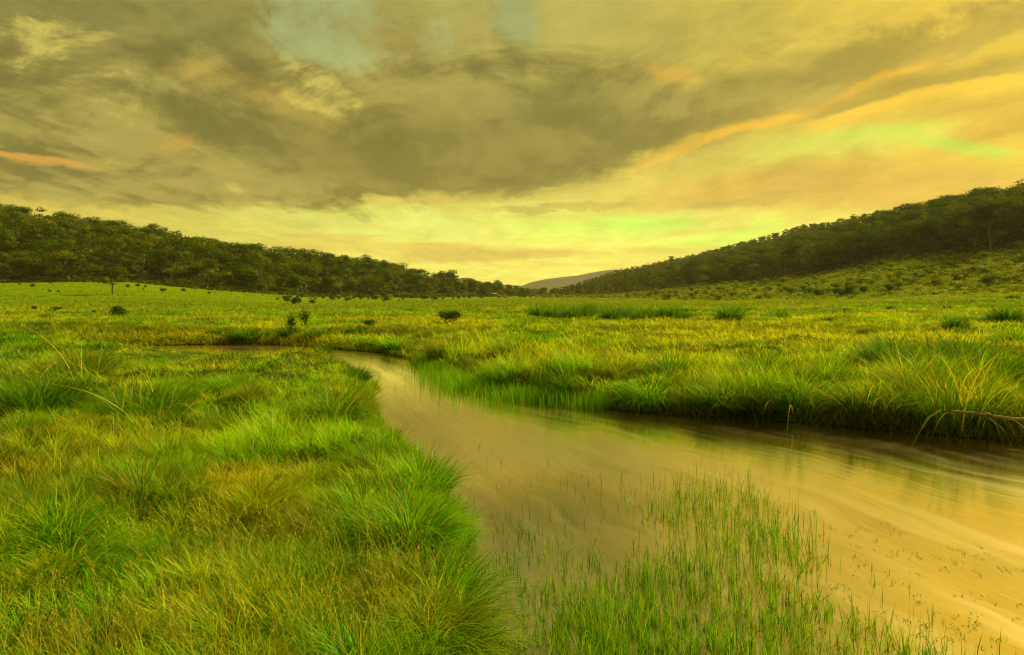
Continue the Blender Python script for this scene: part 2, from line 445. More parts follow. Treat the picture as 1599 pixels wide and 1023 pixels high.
def ground_mat():
    m, nt, out = newmat('meadow_ground')
    p = mk(nt, 'ShaderNodeBsdfPrincipled'); p.inputs['Roughness'].default_value = 0.95; p.inputs['Specular IOR Level'].default_value = 0.0
    at_ = mk(nt, 'ShaderNodeAttribute', attribute_name='Col')
    geo = mk(nt, 'ShaderNodeNewGeometry')
    n1 = noise(nt, geo.outputs['Position'], 0.55, 8, 0.7)
    n2 = noise(nt, geo.outputs['Position'], 6.0, 5, 0.7)
    c = mixc(nt, n1.ss(0.42, 0.62) * 0.7, at_.outputs['Color'], mixc(nt, 1.0, at_.outputs['Color'], (0.62, 0.85, 0.7, 1), 'MULTIPLY'))
    c = mixc(nt, n2.ss(0.42, 0.65) * 0.6, c, mixc(nt, 1.0, c, (1.35, 1.1, 1.1, 1), 'MULTIPLY'))
    nt.links.new(c, p.inputs['Base Color'])
    b = mk(nt, 'ShaderNodeBump'); b.inputs['Strength'].default_value = 0.9; b.inputs['Distance'].default_value = 0.25
    nt.links.new((n1 + n2 * 0.3).k, b.inputs['Height']); nt.links.new(b.outputs[0], p.inputs['Normal'])
    nt.links.new(p.outputs[0], out.inputs[0])
    return m
M_GROUND = ground_mat()

# ------------------------------------------------------------------ grass colour over the meadow
C_FRESH = np.array((0.140, 0.390, 0.005)); C_LIME = np.array((0.275, 0.420, 0.006)); C_YEL = np.array((0.48, 0.46, 0.010))
C_OLIVE = np.array((0.190, 0.240, 0.006)); C_RUST = np.array((0.340, 0.260, 0.010)); C_DARK = np.array((0.050, 0.170, 0.005)); C_STRAW = np.array((0.56, 0.46, 0.04))
def lerp(a, b, t): return a + (b - a) * t[:, None]
def meadow_colour(x, y):
    P, D, th = cols(x, y)
    a = fbm(x, y, 1.7, 3, 40); b = fbm(x, y, 0.9, 2, 80); c_ = fbm(x, y, 3.5, 3, 55)
    gold = np.repeat(np.array((0.55, 0.44, 0.012))[None], len(x), 0)
    far_bank = (y > 9) & (x > -2.5 - (y - 18).clip(0) * 0.5)
    c = np.repeat(C_FRESH[None], len(x), 0)
    c = lerp(c, np.repeat(C_LIME[None], len(x), 0), sstep(0.42, 0.66, a))
    c = lerp(c, np.repeat(C_DARK[None], len(x), 0), sstep(0.48, 0.64, b) * 0.85)
    c = lerp(c, np.repeat(C_OLIVE[None], len(x), 0), sstep(0.52, 0.70, c_) * 0.7)
    yel = sstep(11, 26, D) * 0.60 * sstep(0.38, 0.66, fbm(x, y, 5, 3, 12)) + 0.05
    yel = yel + far_bank * sstep(600, 1500, P) * sstep(10.5, 13.5, D) * 0.30
    yel = yel * (1 - 0.55 * ((s_cache(x, y) < 0.9) & far_bank))
    c = lerp(c, np.repeat(C_YEL[None], len(x), 0), np.clip(yel, 0, 0.85))
    c = lerp(c, gold, sstep(0.66, 0.80, fbm(x, y, 1.3, 3, 140)) * 0.5)
    # broad streaks of different grass far out
    st = fbm(x * 0.25, y, 9, 3, 91)
    c = lerp(c, np.repeat(C_FRESH[None] * 0.9, len(x), 0), sstep(0.46, 0.60, st) * sstep(14, 36, D) * 0.7)
    dk = fbm(x * 0.5, y, 3.2, 3, 17)
    c = lerp(c, np.repeat(C_OLIVE[None] * 0.55, len(x), 0), sstep(0.54, 0.70, dk) * sstep(10, 20, D) * 0.75)
    c = lerp(c, np.repeat(np.array((0.23, 0.29, 0.012))[None], len(x), 0), sstep(45, 75, D) * 0.6)
    c = c * (1 - 0.18 * sstep(12, 40, D) - 0.12 * sstep(60, 90, D))[:, None]
    return c
def s_cache(x, y): return shore(x, y)

# ------------------------------------------------------------------ terrain
def build_ground():
    front = np.linspace(-R(56), R(56), 560)
    rest = np.linspace(R(56), 2 * math.pi - R(56), 74)[1:-1]
    th = np.concatenate([front, rest]); nA = len(th)
    r = np.concatenate([[0.02], np.geomspace(0.5, 60, 330), np.geomspace(61, 2450, 150)]); nR = len(r)
    T, RR = np.meshgrid(th, r)
    x = (np.sin(T) * RR).ravel(); y = (np.cos(T) * RR).ravel()
    s = shore(x, y)
    z = height(x, y, s)
    V = np.stack([x, y, z], 1)
    i = np.arange(nR - 1)[:, None] * nA; j = np.arange(nA)[None]; j2 = (j + 1) % nA
    Q = np.stack([i + j, i + nA + j, i + nA + j2, i + j2], -1).reshape(-1, 4)[:, ::-1]
    c = meadow_colour(x, y)
    P, D, _ = cols(x, y)
    # under the near blades: thatch; far out: the field's own colour
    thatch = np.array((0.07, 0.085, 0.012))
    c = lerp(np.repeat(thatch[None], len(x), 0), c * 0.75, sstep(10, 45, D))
    D1 = np.interp(P, TAB[:, 0], TAB[:, 1]); D2 = np.interp(P, TAB[:, 0], TAB[:, 3])
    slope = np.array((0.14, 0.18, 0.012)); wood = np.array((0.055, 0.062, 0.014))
    rt = sstep(820, 1000, P)
    c = lerp(c, np.repeat(slope[None], len(x), 0), sstep(-4, 8, D - D1) * rt)
    c = lerp(c, np.repeat((C_LIME * 0.55)[None], len(x), 0), sstep(0, 40, D - D1) * (1 - rt) * 0.7)
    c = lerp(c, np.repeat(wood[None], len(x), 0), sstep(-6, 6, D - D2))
    c = np.where((s < 0.25)[:, None], np.array((0.045, 0.045, 0.018)), c)
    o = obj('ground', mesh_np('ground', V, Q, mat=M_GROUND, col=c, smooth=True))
    tag(o, kind='structure')
build_ground()

# ------------------------------------------------------------------ water
def build_water():
    m, nt, out = newmat('stream_water')
    uv = mk(nt, 'ShaderNodeUVMap', uv_map='flow')
    sp = mk(nt, 'ShaderNodeSeparateXYZ'); nt.links.new(uv.outputs[0], sp.inputs[0])
    u, v = S(nt, sp.outputs[0]), S(nt, sp.outputs[1])
    wob = noise(nt, combine(nt, u * 0.5, v * 0.30, 0.0), 1.0, 3, 0.5) - 0.5
    uu = u + wob * 1.1
    n1 = noise(nt, combine(nt, uu * 2.8, v * 0.24, 1.0), 1.0, 5, 0.6, 0.3)
    n2 = noise(nt, combine(nt, uu * 11.0, v * 0.70, 4.0), 1.0, 4, 0.6, 0.2)
    n3 = noise(nt, combine(nt, uu * 0.9, v * 0.45, 9.0), 1.0, 4, 0.55, 0.6)
    silt = mixc(nt, n3.ss(0.38, 0.62), (0.56, 0.35, 0.022, 1), (0.27, 0.20, 0.02, 1))
    silt = mixc(nt, (n1 * 0.5 + n2 * 0.5).ss(0.50, 0.66) * 0.7, silt, (0.80, 0.62, 0.18, 1))
    geo = mk(nt, 'ShaderNodeNewGeometry'); sg = mk(nt, 'ShaderNodeSeparateXYZ'); nt.links.new(geo.outputs['Position'], sg.inputs[0])
    gx, gy = S(nt, sg.outputs[0]), S(nt, sg.outputs[1])
    slack_dark = (gx + (n3 - 0.5) * 2.6 - (7.0 - gy) * 0.10).ss(3.0, 0.6) * gy.ss(8.8, 6.0)     # clear slack water by the near bank, also painted dark for reflected grey cloud
    silt = mixc(nt, slack_dark * 0.9, silt, (0.045, 0.052, 0.018, 1))
    d = mk(nt, 'ShaderNodeBsdfDiffuse'); nt.links.new(silt, d.inputs[0])
    tr = mk(nt, 'ShaderNodeBsdfTransparent'); tr.inputs[0].default_value = (0.75, 0.72, 0.45, 1)
    mt = mk(nt, 'ShaderNodeMixShader')
    clear = (1.0 - n3.ss(0.35, 0.6)) * 0.0 + 0.30
    nt.links.new(clear.k, mt.inputs[0])
    nt.links.new(d.outputs[0], mt.inputs[1]); nt.links.new(tr.outputs[0], mt.inputs[2])
    g = mk(nt, 'ShaderNodeBsdfGlossy'); g.inputs[0].default_value = (1, 0.91, 0.62, 1)
    nt.links.new((n1.ss(0.3, 0.7) * 0.12 + 0.08).k, g.inputs['Roughness'])
    b = mk(nt, 'ShaderNodeBump'); b.inputs['Strength'].default_value = 0.35; b.inputs['Distance'].default_value = 0.02
    nt.links.new((n1 * 0.6 + n2 * 0.4).k, b.inputs['Height'])
    nt.links.new(b.outputs[0], g.inputs['Normal'])
    fr = mk(nt, 'ShaderNodeFresnel'); fr.inputs['IOR'].default_value = 1.8
    fac = (S(nt, fr.outputs[0]) * 1.25 + 0.42 + n2 * 0.2 - slack_dark * 0.34 + (n1 - 0.5) * 0.55).mn(0.93)
    mx = mk(nt, 'ShaderNodeMixShader'); nt.links.new(fac.k, mx.inputs[0])
    nt.links.new(mt.outputs[0], mx.inputs[1]); nt.links.new(g.outputs[0], mx.inputs[2])
    nt.links.new(mx.outputs[0], out.inputs[0])
    nL, nU = 260, 40
    a, b_ = dense(NEAR, 12), dense(FAR, 12)
    n = len(a)
    mid = (a + b_) / 2
    s_along = np.concatenate([[0], np.cumsum(np.linalg.norm(np.diff(mid, axis=0), axis=1))])
    V, UV = [], []
    for i in range(n):
        w = b_[i] - a[i]; W = np.linalg.norm(w); w = w / W
        for k in range(nU):
            t = k / (nU - 1)
            p = a[i] - w * 0.7 + w * (W + 1.4) * t
            V.append((p[0], p[1], 0.0)); UV.append(((W * 0.5 + 3.0) * t, s_along[i]))
    i = np.arange(n - 1)[:, None] * nU; k = np.arange(nU - 1)[None]
    Q = np.stack([i + k, i + k + 1, i + nU + k + 1, i + nU + k], -1).reshape(-1, 4)
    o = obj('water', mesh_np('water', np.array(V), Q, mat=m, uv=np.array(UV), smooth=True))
    tag(o, kind='structure')
build_water()

# ------------------------------------------------------------------ blades of grass
def blades(P, phi, a0, a1, L, W, col, SEG=4, tip=None, tw=None, spread=None):
    """arrays of curved tapering ribbons"""
    n = len(P)
    if tw is None: tw = rng.uniform(-1.2, 1.2, n)
    pos = np.zeros((n, SEG + 1, 3)); pos[:, 0] = P
    for k in range(SEG):
        al = np.clip(a0 + a1 * (k + 0.5) / SEG, -0.3, 2.3)
        st = (L / SEG)
        pos[:, k + 1, 0] = pos[:, k, 0] + np.sin(al) * np.cos(phi) * st
        pos[:, k + 1, 1] = pos[:, k, 1] + np.sin(al) * np.sin(phi) * st
        pos[:, k + 1, 2] = pos[:, k, 2] + np.cos(al) * st
    side = np.stack([-np.sin(phi + tw), np.cos(phi + tw), np.zeros(n)], 1)
    nv = 2 * SEG + 1
    V = np.zeros((n, nv, 3)); C = np.zeros((n, nv, 3))
    if tip is None: tip = col
    for k in range(SEG):
        t = k / SEG
        w = (W * 0.5 * (1 - t ** 1.7) * (0.75 if k == 0 else 1.0))[:, None] * side
        V[:, 2 * k] = pos[:, k] - w; V[:, 2 * k + 1] = pos[:, k] + w
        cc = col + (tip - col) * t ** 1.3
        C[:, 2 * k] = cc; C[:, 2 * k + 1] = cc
    V[:, -1] = pos[:, -1]; C[:, -1] = tip
    b = (np.arange(n) * nv)[:, None]
    Q = np.concatenate([b + np.array([2 * k, 2 * k + 1, 2 * k + 3, 2 * k + 2]) for k in range(SEG - 1)], 0) if SEG > 1 else np.zeros((0, 4), int)
    T = b + np.array([2 * SEG - 2, 2 * SEG - 1, 2 * SEG])
    return V.reshape(-1, 3), Q.astype(int), T.astype(int), C.reshape(-1, 3)
def merge(parts):
    V, Q, T, C = [], [], [], []; o = 0
    for v, q, t, c in parts:
        V.append(v); Q.append(q + o); T.append(t + o); C.append(c); o += len(v)
    return np.concatenate(V), np.concatenate(Q), np.concatenate(T), np.concatenate(C)
def blade_obj(name, parts, mat, parent=None):
    V, Q, T, C = merge(parts)
    return obj(name, mesh_np(name, V, Q, T, mat, C), parent)

def grass_field(region, ycut, dens_px, cap, seg):
    """tufts of grass over the land seen from the bank; finer and denser near by"""
    # sample photo-plane rows so that density thins with distance, then thin to the cap
    y0, y1 = ycut
    n = int(dens_px * (y1 - y0) * 2150)
    px = rng.uniform(-260, 1890, n); py = rng.uniform(y0, y1, n)
    D = (CAMZ - 0.36) * F / (py - HY); x = (px - CX) / F * D
    dens = dens_px * F * F * 1.64 / D ** 3
    keep = rng.random(n) < np.minimum(1, cap / dens)
    x, y = x[keep], D[keep]
    s = shore(x, y)
    m = (s > 0.04) & region(x, y)
    return x[m], y[m], s[m]

def make_grass(name, label, region, ycut, dens_px, cap, seg, Lm, seed, tall=None):
    x, y, s = grass_field(region, ycut, dens_px, cap, seg)
    n = len(x)
    # pull blades towards tuft centres
    D = y.copy()
    ts = np.clip(0.16 + 0.004 * D, 0.16, 1.2)
    gx, gy = np.floor(x / ts), np.floor(y / ts)
    h1 = _perm[gx.astype(int) & 255, gy.astype(int) & 255]; h2 = _perm[(gy.astype(int) + 91) & 255, (gx.astype(int) + 37) & 255]
    tx, ty = (gx + 0.15 + 0.7 * h1) * ts, (gy + 0.15 + 0.7 * h2) * ts
    pull = rng.uniform(0.15, 0.75, n)
    dx, dy = x - tx, y - ty
    bx, by = x - dx * pull, y - dy * pull
    z = height(bx, by, shore(bx, by))
    out = np.arctan2(dy, dx)
    # the wind's comb: a slowly turning lean shared by neighbours
    wind = 2.6 + (fbm(bx, by, 2.5, 2, 66) - 0.5) * 5.0
    vx = np.cos(out) * 0.8 + np.cos(wind) * 0.42 + rng.normal(0, .75, n)
    vy = np.sin(out) * 0.8 + np.sin(wind) * 0.42 + rng.normal(0, .75, n)
    # blades hang out over the water at the edge
    phi = np.arctan2(vy, vx)
    mag = np.hypot(vx, vy)
    tuft = 0.75 + 0.6 * h2
    L = Lm * tuft * rng.uniform(0.55, 1.25, n) * (0.45 + 1.15 * fbm(bx, by, 0.8, 2, 15))
    L = L * np.where((s < 2.2) & (by > 7) & (bx > -3), 0.45 + 1.7 * sstep(.35, .65, fbm(bx, by, 1.3, 2, 61)), 1.0)
    L = L * np.where(s < 0.5, 0.85, 1.0) * (1 - 0.88 * dip(bx, by))
    a0 = np.clip(0.12 + 0.28 * mag * rng.uniform(0.4, 1.2, n), 0, 1.0)
    a1 = rng.uniform(0.2, 2.0, n) + (rng.random(n) < .12) * 1.3
    W = np.maximum(rng.uniform(0.0040, 0.0075, n), D * 0.00085 * rng.uniform(0.7, 1.3, n))
    c = meadow_colour(bx, by)
    tv = (h1 - 0.5)
    c = c * (0.86 + 0.9 * tv[:, None] + rng.normal(0, 1, (n, 1)) * np.where(D > 20, 0.08, 0.30)[:, None])
    r = rng.random(n)
    far = D > 20
    k = (r < 0.05) & ~far; c[k] = C_STRAW * rng.uniform(0.6, 1.1, (k.sum(), 1))
    k = (r > 0.13) & (r < 0.17) & ~far; c[k] = C_RUST * rng.uniform(0.7, 1.2, (k.sum(), 1))
    k = (r > 0.17) & (r < 0.27); c[k] = C_DARK * rng.uniform(0.8, 1.4, (k.sum(), 1))
    c = np.clip(c, 0.005, 0.8)
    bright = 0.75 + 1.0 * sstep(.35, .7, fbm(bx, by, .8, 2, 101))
    tip = np.clip(c * (1 + (np.array((2.6, 1.95, 1.0)) - 1) * bright[:, None]), 0, 0.88)  # tips turn yellow, with sunlit brightness painted into their colour
    c = c * 0.78  # shade of the gaps painted in towards the blade roots
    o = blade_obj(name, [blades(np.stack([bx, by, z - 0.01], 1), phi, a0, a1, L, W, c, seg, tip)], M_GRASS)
    tag(o, label, 'grass', kind='stuff')
    print(name, n)
left = lambda x, y: (x < np.interp(y, NEAR[:, 1], NEAR[:, 0]) + 0.0) & (y < 23.5)
right = lambda x, y: ~left(x, y)
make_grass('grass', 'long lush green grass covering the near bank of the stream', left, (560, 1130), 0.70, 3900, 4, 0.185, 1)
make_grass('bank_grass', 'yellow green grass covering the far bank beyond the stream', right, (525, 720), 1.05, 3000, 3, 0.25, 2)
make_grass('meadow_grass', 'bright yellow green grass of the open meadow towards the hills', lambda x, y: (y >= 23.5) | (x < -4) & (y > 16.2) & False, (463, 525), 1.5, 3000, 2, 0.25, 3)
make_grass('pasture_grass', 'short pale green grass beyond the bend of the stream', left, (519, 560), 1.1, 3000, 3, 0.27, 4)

def edge_fringe():
    """blades rooted on the lip of both banks, drooping over the water"""
    parts = []
    for line, inner, n, ymax in ((ND, 1, 24000, 24), (FD, -1, 30000, 30)):
        seg = np.linalg.norm(np.diff(line, axis=0), axis=1); mid = (line[1:] + line[:-1]) / 2
        ok = (mid[:, 1] > 2.5) & (mid[:, 1] < ymax) & (np.abs(mid[:, 0]) < mid[:, 1] * 1.0 + 1)
        w = seg * ok / np.maximum(mid[:, 1], 4) ** 1.0; w /= w.sum()
        i = rng.choice(len(seg), n, p=w); f = rng.random(n)[:, None]
        p = line[i] * (1 - f) + line[i + 1] * f
        d = line[i + 1] - line[i]; d /= np.linalg.norm(d, axis=1)[:, None]
        nr = np.stack([-d[:, 1], d[:, 0]], 1) * inner            # towards the land
        p = p + nr * rng.uniform(-.35, .55, n)[:, None]
        s_ = shore(p[:, 0], p[:, 1]); k = (s_ > -0.02) & (s_ < 0.45); p = p[k]; nr = nr[k]; m = len(p); x, y = p[:, 0], p[:, 1]
        z = height(x, y)
        phi = np.arctan2(-nr[:, 1], -nr[:, 0]) + rng.normal(0, .9, m)
        tuft = .5 + 1.1 * fbm(x, y, .5, 2, 44)
        c = meadow_colour(x, y) * (.7 + .5 * fbm(x, y, .4, 2, 8))[:, None] * rng.uniform(.75, 1.2, (m, 1))
        r_ = rng.random(m); c[r_ < .12] = C_OLIVE * .8; c[r_ > .95] = C_STRAW * .8
        far_ = inner < 0
        parts.append(blades(np.stack([x, y, z - .01], 1), phi, rng.uniform(.1, 1.0, m), rng.uniform(.5, 1.9, m), (.30 if far_ else .20) * tuft * rng.uniform(.6, 1.2, m),
                            np.maximum(rng.uniform(.004, .008, m), y * .0009), c, 4, np.clip(c * np.array((1.7, 1.4, 1)), 0, .8)))
    tag(blade_obj('overhanging_grass', parts, M_GRASS), 'grass drooping over the water from the lips of both banks', 'grass', kind='stuff')
edge_fringe()

# ------------------------------------------------------------------ tussocks
def tussock_mesh(name, n, rad, h, palette, droop=1.0, seg=5, wid=0.005, seed=0):
    g = np.random.default_rng(seed)
    h = h * 0.86
    r = rad * 0.55 * np.sqrt(g.random(n)); th = g.uniform(0, 2 * math.pi, n)
    bx, by = r * np.cos(th), r * np.sin(th)
    phi = th + g.normal(0, 0.55, n)
    a0 = 0.05 + 0.75 * (r / (rad * 0.55)) * g.uniform(0.5, 1.1, n)
    a1 = g.uniform(0.2, 1.5, n) * droop
    L = h * g.uniform(0.35, 1.2, n)
    W = g.uniform(0.7, 1.3, n) * wid
    idx = g.choice(len(palette), n, p=[p[1] for p in palette])
    base = np.array([p[0] for p in palette])[idx] * g.uniform(0.5, 1.4, (n, 1))
    tipf = np.array([p[2] for p in palette])[idx]
    tip = base * 0.45 + tipf * 0.55 * g.uniform(0.7, 1.2, (n, 1))
    zb = -0.06 + 0.10 * (1 - (r / (rad * 0.55)) ** 2) * rad / 0.4
    V, Q, T, C = blades(np.stack([bx, by, zb], 1), phi, a0, a1, L, W, base, seg, tip, g.uniform(-1, 1, n))
    return mesh_np(name, V, Q, T, M_GRASS, C)
PAL = {
 'green': [(C_FRESH, .5, C_LIME), (C_DARK, .25, C_FRESH), (C_LIME, .2, C_YEL), (C_RUST, .05, C_STRAW)],
 'olive': [(C_OLIVE, .35, C_YEL * .8), (C_FRESH * .8, .4, C_LIME), (C_DARK, .18, C_OLIVE), (C_RUST * .8, .07, C_STRAW)],
 'gold':  [(C_LIME, .40, C_YEL), (C_OLIVE, .2, C_RUST), (C_YEL * .8, .25, C_STRAW), (C_RUST, .15, C_STRAW)],
 'dark':  [(C_DARK, .55, C_OLIVE), (C_DARK * .8, .25, C_FRESH), (C_OLIVE * .6, .2, C_RUST * .8)],
 'rust':  [(C_OLIVE * .8, .4, C_RUST), (C_RUST * .8, .16, C_RUST * 1.2), (C_DARK, .3, C_OLIVE), (C_STRAW * .6, .14, C_STRAW)],
}
TM = {}
for ci, key in enumerate(PAL):
    for v in range(2):
        TM[key, v] = tussock_mesh('tussock_' + key, 1150, 0.45, 0.50, PAL[key], droop=1.3 + 0.4 * v, seed=10 * ci + v, wid=0.0075)
    TM[key, 'far'] = tussock_mesh('tussock_far_' + key, 420, 0.45, 0.52, PAL[key], droop=0.7, seed=77 + ci, seg=3, wid=0.024)
def tussock(x, y, size, key, label, group='grass tussocks on the stream banks', hs=1.0, z=None):
    if z is None: z = float(height(np.array([x]), np.array([y]))[0])
    me = TM[key, 'far'] if y > 17 else TM[key, random.randint(0, 1)]
    o = obj('grass_tussock', me)
    o.location = (x, y, z); o.rotation_euler = (0, 0, random.uniform(0, 6.28)); o.scale = (size, size, size * hs)
    tag(o, label, 'tussock', group)
    return o
# the ones that stand out:  column, base row, relative size, kind, height factor, label
HERO = [
 (522, 655, 1.6, 'olive', 0.75, 'large domed tussock with brownish tips beside the narrow of the stream'),
 (552, 585, 1.15, 'dark', 0.75, 'small dark tussock on the bank where the stream comes round the bend'),
 (680, 885, 1.05, 'green', 0.8, 'big deep green tussock hanging over the calm water at the near bank edge'),
 (640, 800, 1.0, 'green', 0.8, 'green tussock just behind the big deep green one at the water edge'),
 (655, 725, 1.05, 'green', 0.9, 'upright green tussock on the bank corner with thin spikes above it'),
 (500, 790, 0.9, 'rust', 0.75, 'rusty orange tipped tussock amid green grass in the middle of the near bank'),
 (400, 770, 0.85, 'gold', 0.8, 'golden tipped tussock left of the rusty one in the near bank grass'),
 (340, 690, .85, 'gold', 0.6, 'flat yellow topped tussock in the middle of the near bank'),
 (215, 650, 1.7, 'dark', 0.75, 'dark tussock with stiff dry blades arching over it, left part of near bank'),
 (60, 640, 1.9, 'dark', 0.75, 'wide dark green tussock at the left picture border behind pale grass'),
 (122, 590, 1.9, 'rust', 0.75, 'brown tussock at the top of the near bank under long dry blades'),
 (360, 612, 1.2, 'green', 0.7, 'rounded dark green clump between two pale grass patches, near bank'),
 (220, 775, 1.0, 'rust', 0.75, 'brown and dark green tussock halfway down the left side'),
 (60, 760, .9, 'dark', 0.8, 'shadowy green tussock halfway down at the left border'),
 (150, 985, .8, 'rust', 0.7, 'big brown flecked tussock in the lower left corner grass'),
 (365, 1080, .9, 'gold', 0.8, 'golden orange tussock at the bottom, straw blades fanning upwards'),
 (560, 1000, .8, 'green', 0.85, 'tall deep green tussock at bottom centre left'),
 (790, 1040, 0.5, 'gold', 0.6, 'small yellow green tussock at the bottom next to the water weeds'),
 (700, 590, 1.8, 'rust', 0.8, 'brown domed tussock on the far bank where the stream narrows'),
 (800, 590, 1.7, 'green', 0.7, 'green clump right of the brown dome on the far bank'),
 (620, 560, 1.6, 'green', 0.6, 'low green clump overhanging the shaded far edge of the bend'),
 (890, 625, 1.5, 'dark', 0.7, 'dark green clump on the far bank near the upright water reeds'),
 (1010, 630, 1.6, 'green', 0.75, 'dense green clump on the far bank, left of the arching broad blades'),
 (1120, 615, 1.6, 'olive', 0.7, 'olive clump behind the arching broad blades on the far bank'),
 (1390, 640, 1.5, 'rust', 0.9, 'dry brown tangled clump on the far bank between two green ones'),
 (1300, 600, 1.5, 'olive', 0.8, 'olive tussock on the far bank behind the dry tangle'),
 (1450, 610, 2.3, 'dark', 1.0, 'dark tall tussock behind the tallest ragged reeds on the far bank'),
 (955, 590, 1.7, 'rust', 0.6, 'brown mound in the far bank grass above the dark green clump'),
 (1180, 650, 1.2, 'olive', 0.8, 'olive brown tussock at the far waterline beside the arching blades'),
 (1330, 655, 1.3, 'rust', 0.8, 'rust brown tussock drooping over the far waterline'),
 (1430, 662, 1.3, 'olive', 0.9, 'olive tussock drooping to the water left of the fallen branch'),
 (1560, 600, 2.3, 'dark', 1.0, 'tall dark clump at the right border behind the fallen branch'),
]
for px, py, sz, key, hs, lab in HERO:
    x, y = on_bank(px, py, 0.36 if py < 700 else 0.45)
    sh = float(shore(np.array([x]), np.array([y]))[0])
    if sh < 0.12:
        print('hero near water', px, py, round(sh, 2))
    tussock(x, y, sz, key, lab, hs=hs)
cnt = 0
while cnt < 130:
    px, py = random.uniform(-100, 1700), HY + 26 + (random.random() ** 1.3) * 560
    x, y = on_flat(px, py)
    sh = float(shore(np.array([x]), np.array([y]))[0])
    if sh < 0.35 or y < 3.2: continue
    nearb = x < np.interp(y, NEAR[:, 1], NEAR[:, 0]) and y < 23
    key = random.choice(['green', 'green', 'olive', 'gold', 'rust'] if nearb else ['gold', 'gold', 'green', 'olive', 'gold', 'rust'])
    word = {'green': 'green', 'olive': 'olive', 'gold': 'yellow tipped', 'rust': 'brownish', 'dark': 'dark'}[key]
    where = 'near bank grass' if nearb else 'meadow beyond the stream'
    tussock(x, y, random.uniform(0.45, 0.95) * (1 + y * 0.018), key, 'ordinary %s tussock blending into the %s' % (word, where),
            'ordinary %s tussocks in the %s' % (word, where), hs=random.uniform(0.55, 0.85))
    cnt += 1
# dark sedges standing in the meadow on the right
MOUND = [(385, 523, 1.8, .7, 'rounded dark mound left of the upstream water sliver'), (345, 521, 1.5, .55, 'low dark mound furthest left beside the upstream water'),
         (500, 552, .9, .6, 'dark mound overhanging the near edge of the bend'), (430, 521, 1.5, .6, 'low dark mound behind the upstream water'),
         (500, 524, 1.7, .7, 'dark mound right of the two saplings'), (452, 523, 1.3, .7, 'small dark mound at the foot of the saplings'), (760, 515, 1.3, .6, 'low scruffy mound right of the leafy bush in the meadow'),
         (555, 520, 1.5, .5, 'flat dark mound in the meadow behind the bend')]
for px, py, sz, hs, lab in MOUND:
    x, y = on_bank(px, py); tussock(x, y, sz, 'dark', lab, 'dark mounds round the bend of the stream', hs=hs)
EDGE = [(1050, 590, 1.7, 'dark', 'dark tussock on the far bank top behind the dense green clump'), (1190, 592, 1.8, 'dark', 'dark tussock on the far bank behind the arching blades'),
        (1285, 572, 1.6, 'olive', 'olive tussock further back on the far bank, right of the arching blades'), (1385, 580, 2.0, 'dark', 'broad dark tussock on the far bank above the dry tangle'),
        (905, 585, 1.6, 'green', 'green tussock on the far bank top over the upright water reeds'), (1500, 560, 1.9, 'dark', 'dark tussock at the back of the tallest reed clump'),
        (800, 560, 1.5, 'olive', 'olive tussock in the meadow just beyond the far bank corner'), (1590, 540, 1.9, 'olive', 'olive tussock in the meadow at the right border above the dark ones')]
for px, py, sz, key, lab in EDGE:
    x, y = on_bank(px, py); tussock(x, y, sz, key, lab, hs=.9)
SEDGE = [(1140, 503, 2.0, 'largest dark sedge clump in the meadow right of the long dark band'), (1215, 497, 1.6, 'second dark sedge clump, right of the largest one'),
         (1312, 492, 1.5, 'low dark sedge clump in the meadow before the scrubby slope'), (1068, 498, 1.3, 'small sedge clump between the dark band and the largest clump'),
         (1570, 503, 2.0, 'dark sedge clump in the meadow at the right border'), (1492, 520, 1.2, 'small olive sedge clump left of the one at the right border'),
         (1395, 470, 2.0, 'brownish flat sedge clump at the foot of the scrubby slope')]
for px, py, sz, lab in SEDGE:
    x, y = on_flat(px, py); tussock(x, y, sz * 1.25, 'dark', lab, 'dark sedge clumps in the meadow', hs=1.0)
for k in range(14):
    px = 845 + k * 15 + random.uniform(-6, 6); x, y = on_flat(px, random.uniform(490, 500))
    tussock(x, y, random.uniform(1.7, 2.4), 'dark', 'dark sedge clump forming part of the long dark band in the meadow', 'sedges of the long dark band', hs=random.uniform(.9, 1.3))

# ------------------------------------------------------------------ broad leaved sedge with arching dry blades
def reed_clump(x, y, size, n, key, label, lean=0.0, hs=1.0, wid=0.017, seed=0, L=0.85):
    g = np.random.default_rng(seed)
    z = float(height(np.array([x]), np.array([y]))[0])
    root = tag(obj('reed_clump', None), label, 'reeds', 'clumps of broad arching blades'); root.location = (x, y, z)
    def lay(nn, pal, tpal, spread, al, be, Lf, w):
        r = spread * np.sqrt(g.random(nn)); th = g.uniform(0, 2 * math.pi, nn)
        phi = th + g.normal(0, .6, nn)
        phi = np.where(g.random(nn) < lean, math.pi * 1.15 + g.normal(0, .5, nn), phi)
        c = np.array(pal)[g.integers(0, len(pal), nn)] * g.uniform(.7, 1.2, (nn, 1)); t = np.array(tpal)[g.integers(0, len(tpal), nn)] * g.uniform(.7, 1.2, (nn, 1))
        return blades(np.stack([r * np.cos(th), r * np.sin(th), np.full(nn, -0.05)], 1), phi, g.uniform(*al, nn), g.uniform(*be, nn), Lf * g.uniform(.55, 1.2, nn), w * g.uniform(.6, 1.3, nn), c, 7, t, g.uniform(-1.3, 1.3, nn))
    o = blade_obj('leaf_mass', [lay(n, [C_FRESH * .8, C_DARK, C_DARK, C_OLIVE * .7], [C_LIME * .8, C_FRESH, C_OLIVE], .30 * size, (0.05, .8), (.5, 1.8), L * size * .8, wid)], M_REED, root)
    blade_obj('dry_blades', [lay(int(n * .13), [C_STRAW, C_RUST, C_YEL], [C_STRAW, C_YEL], .34 * size, (0.0, .8), (.8, 2.4), L * size * 1.1, wid)], M_REED, root)
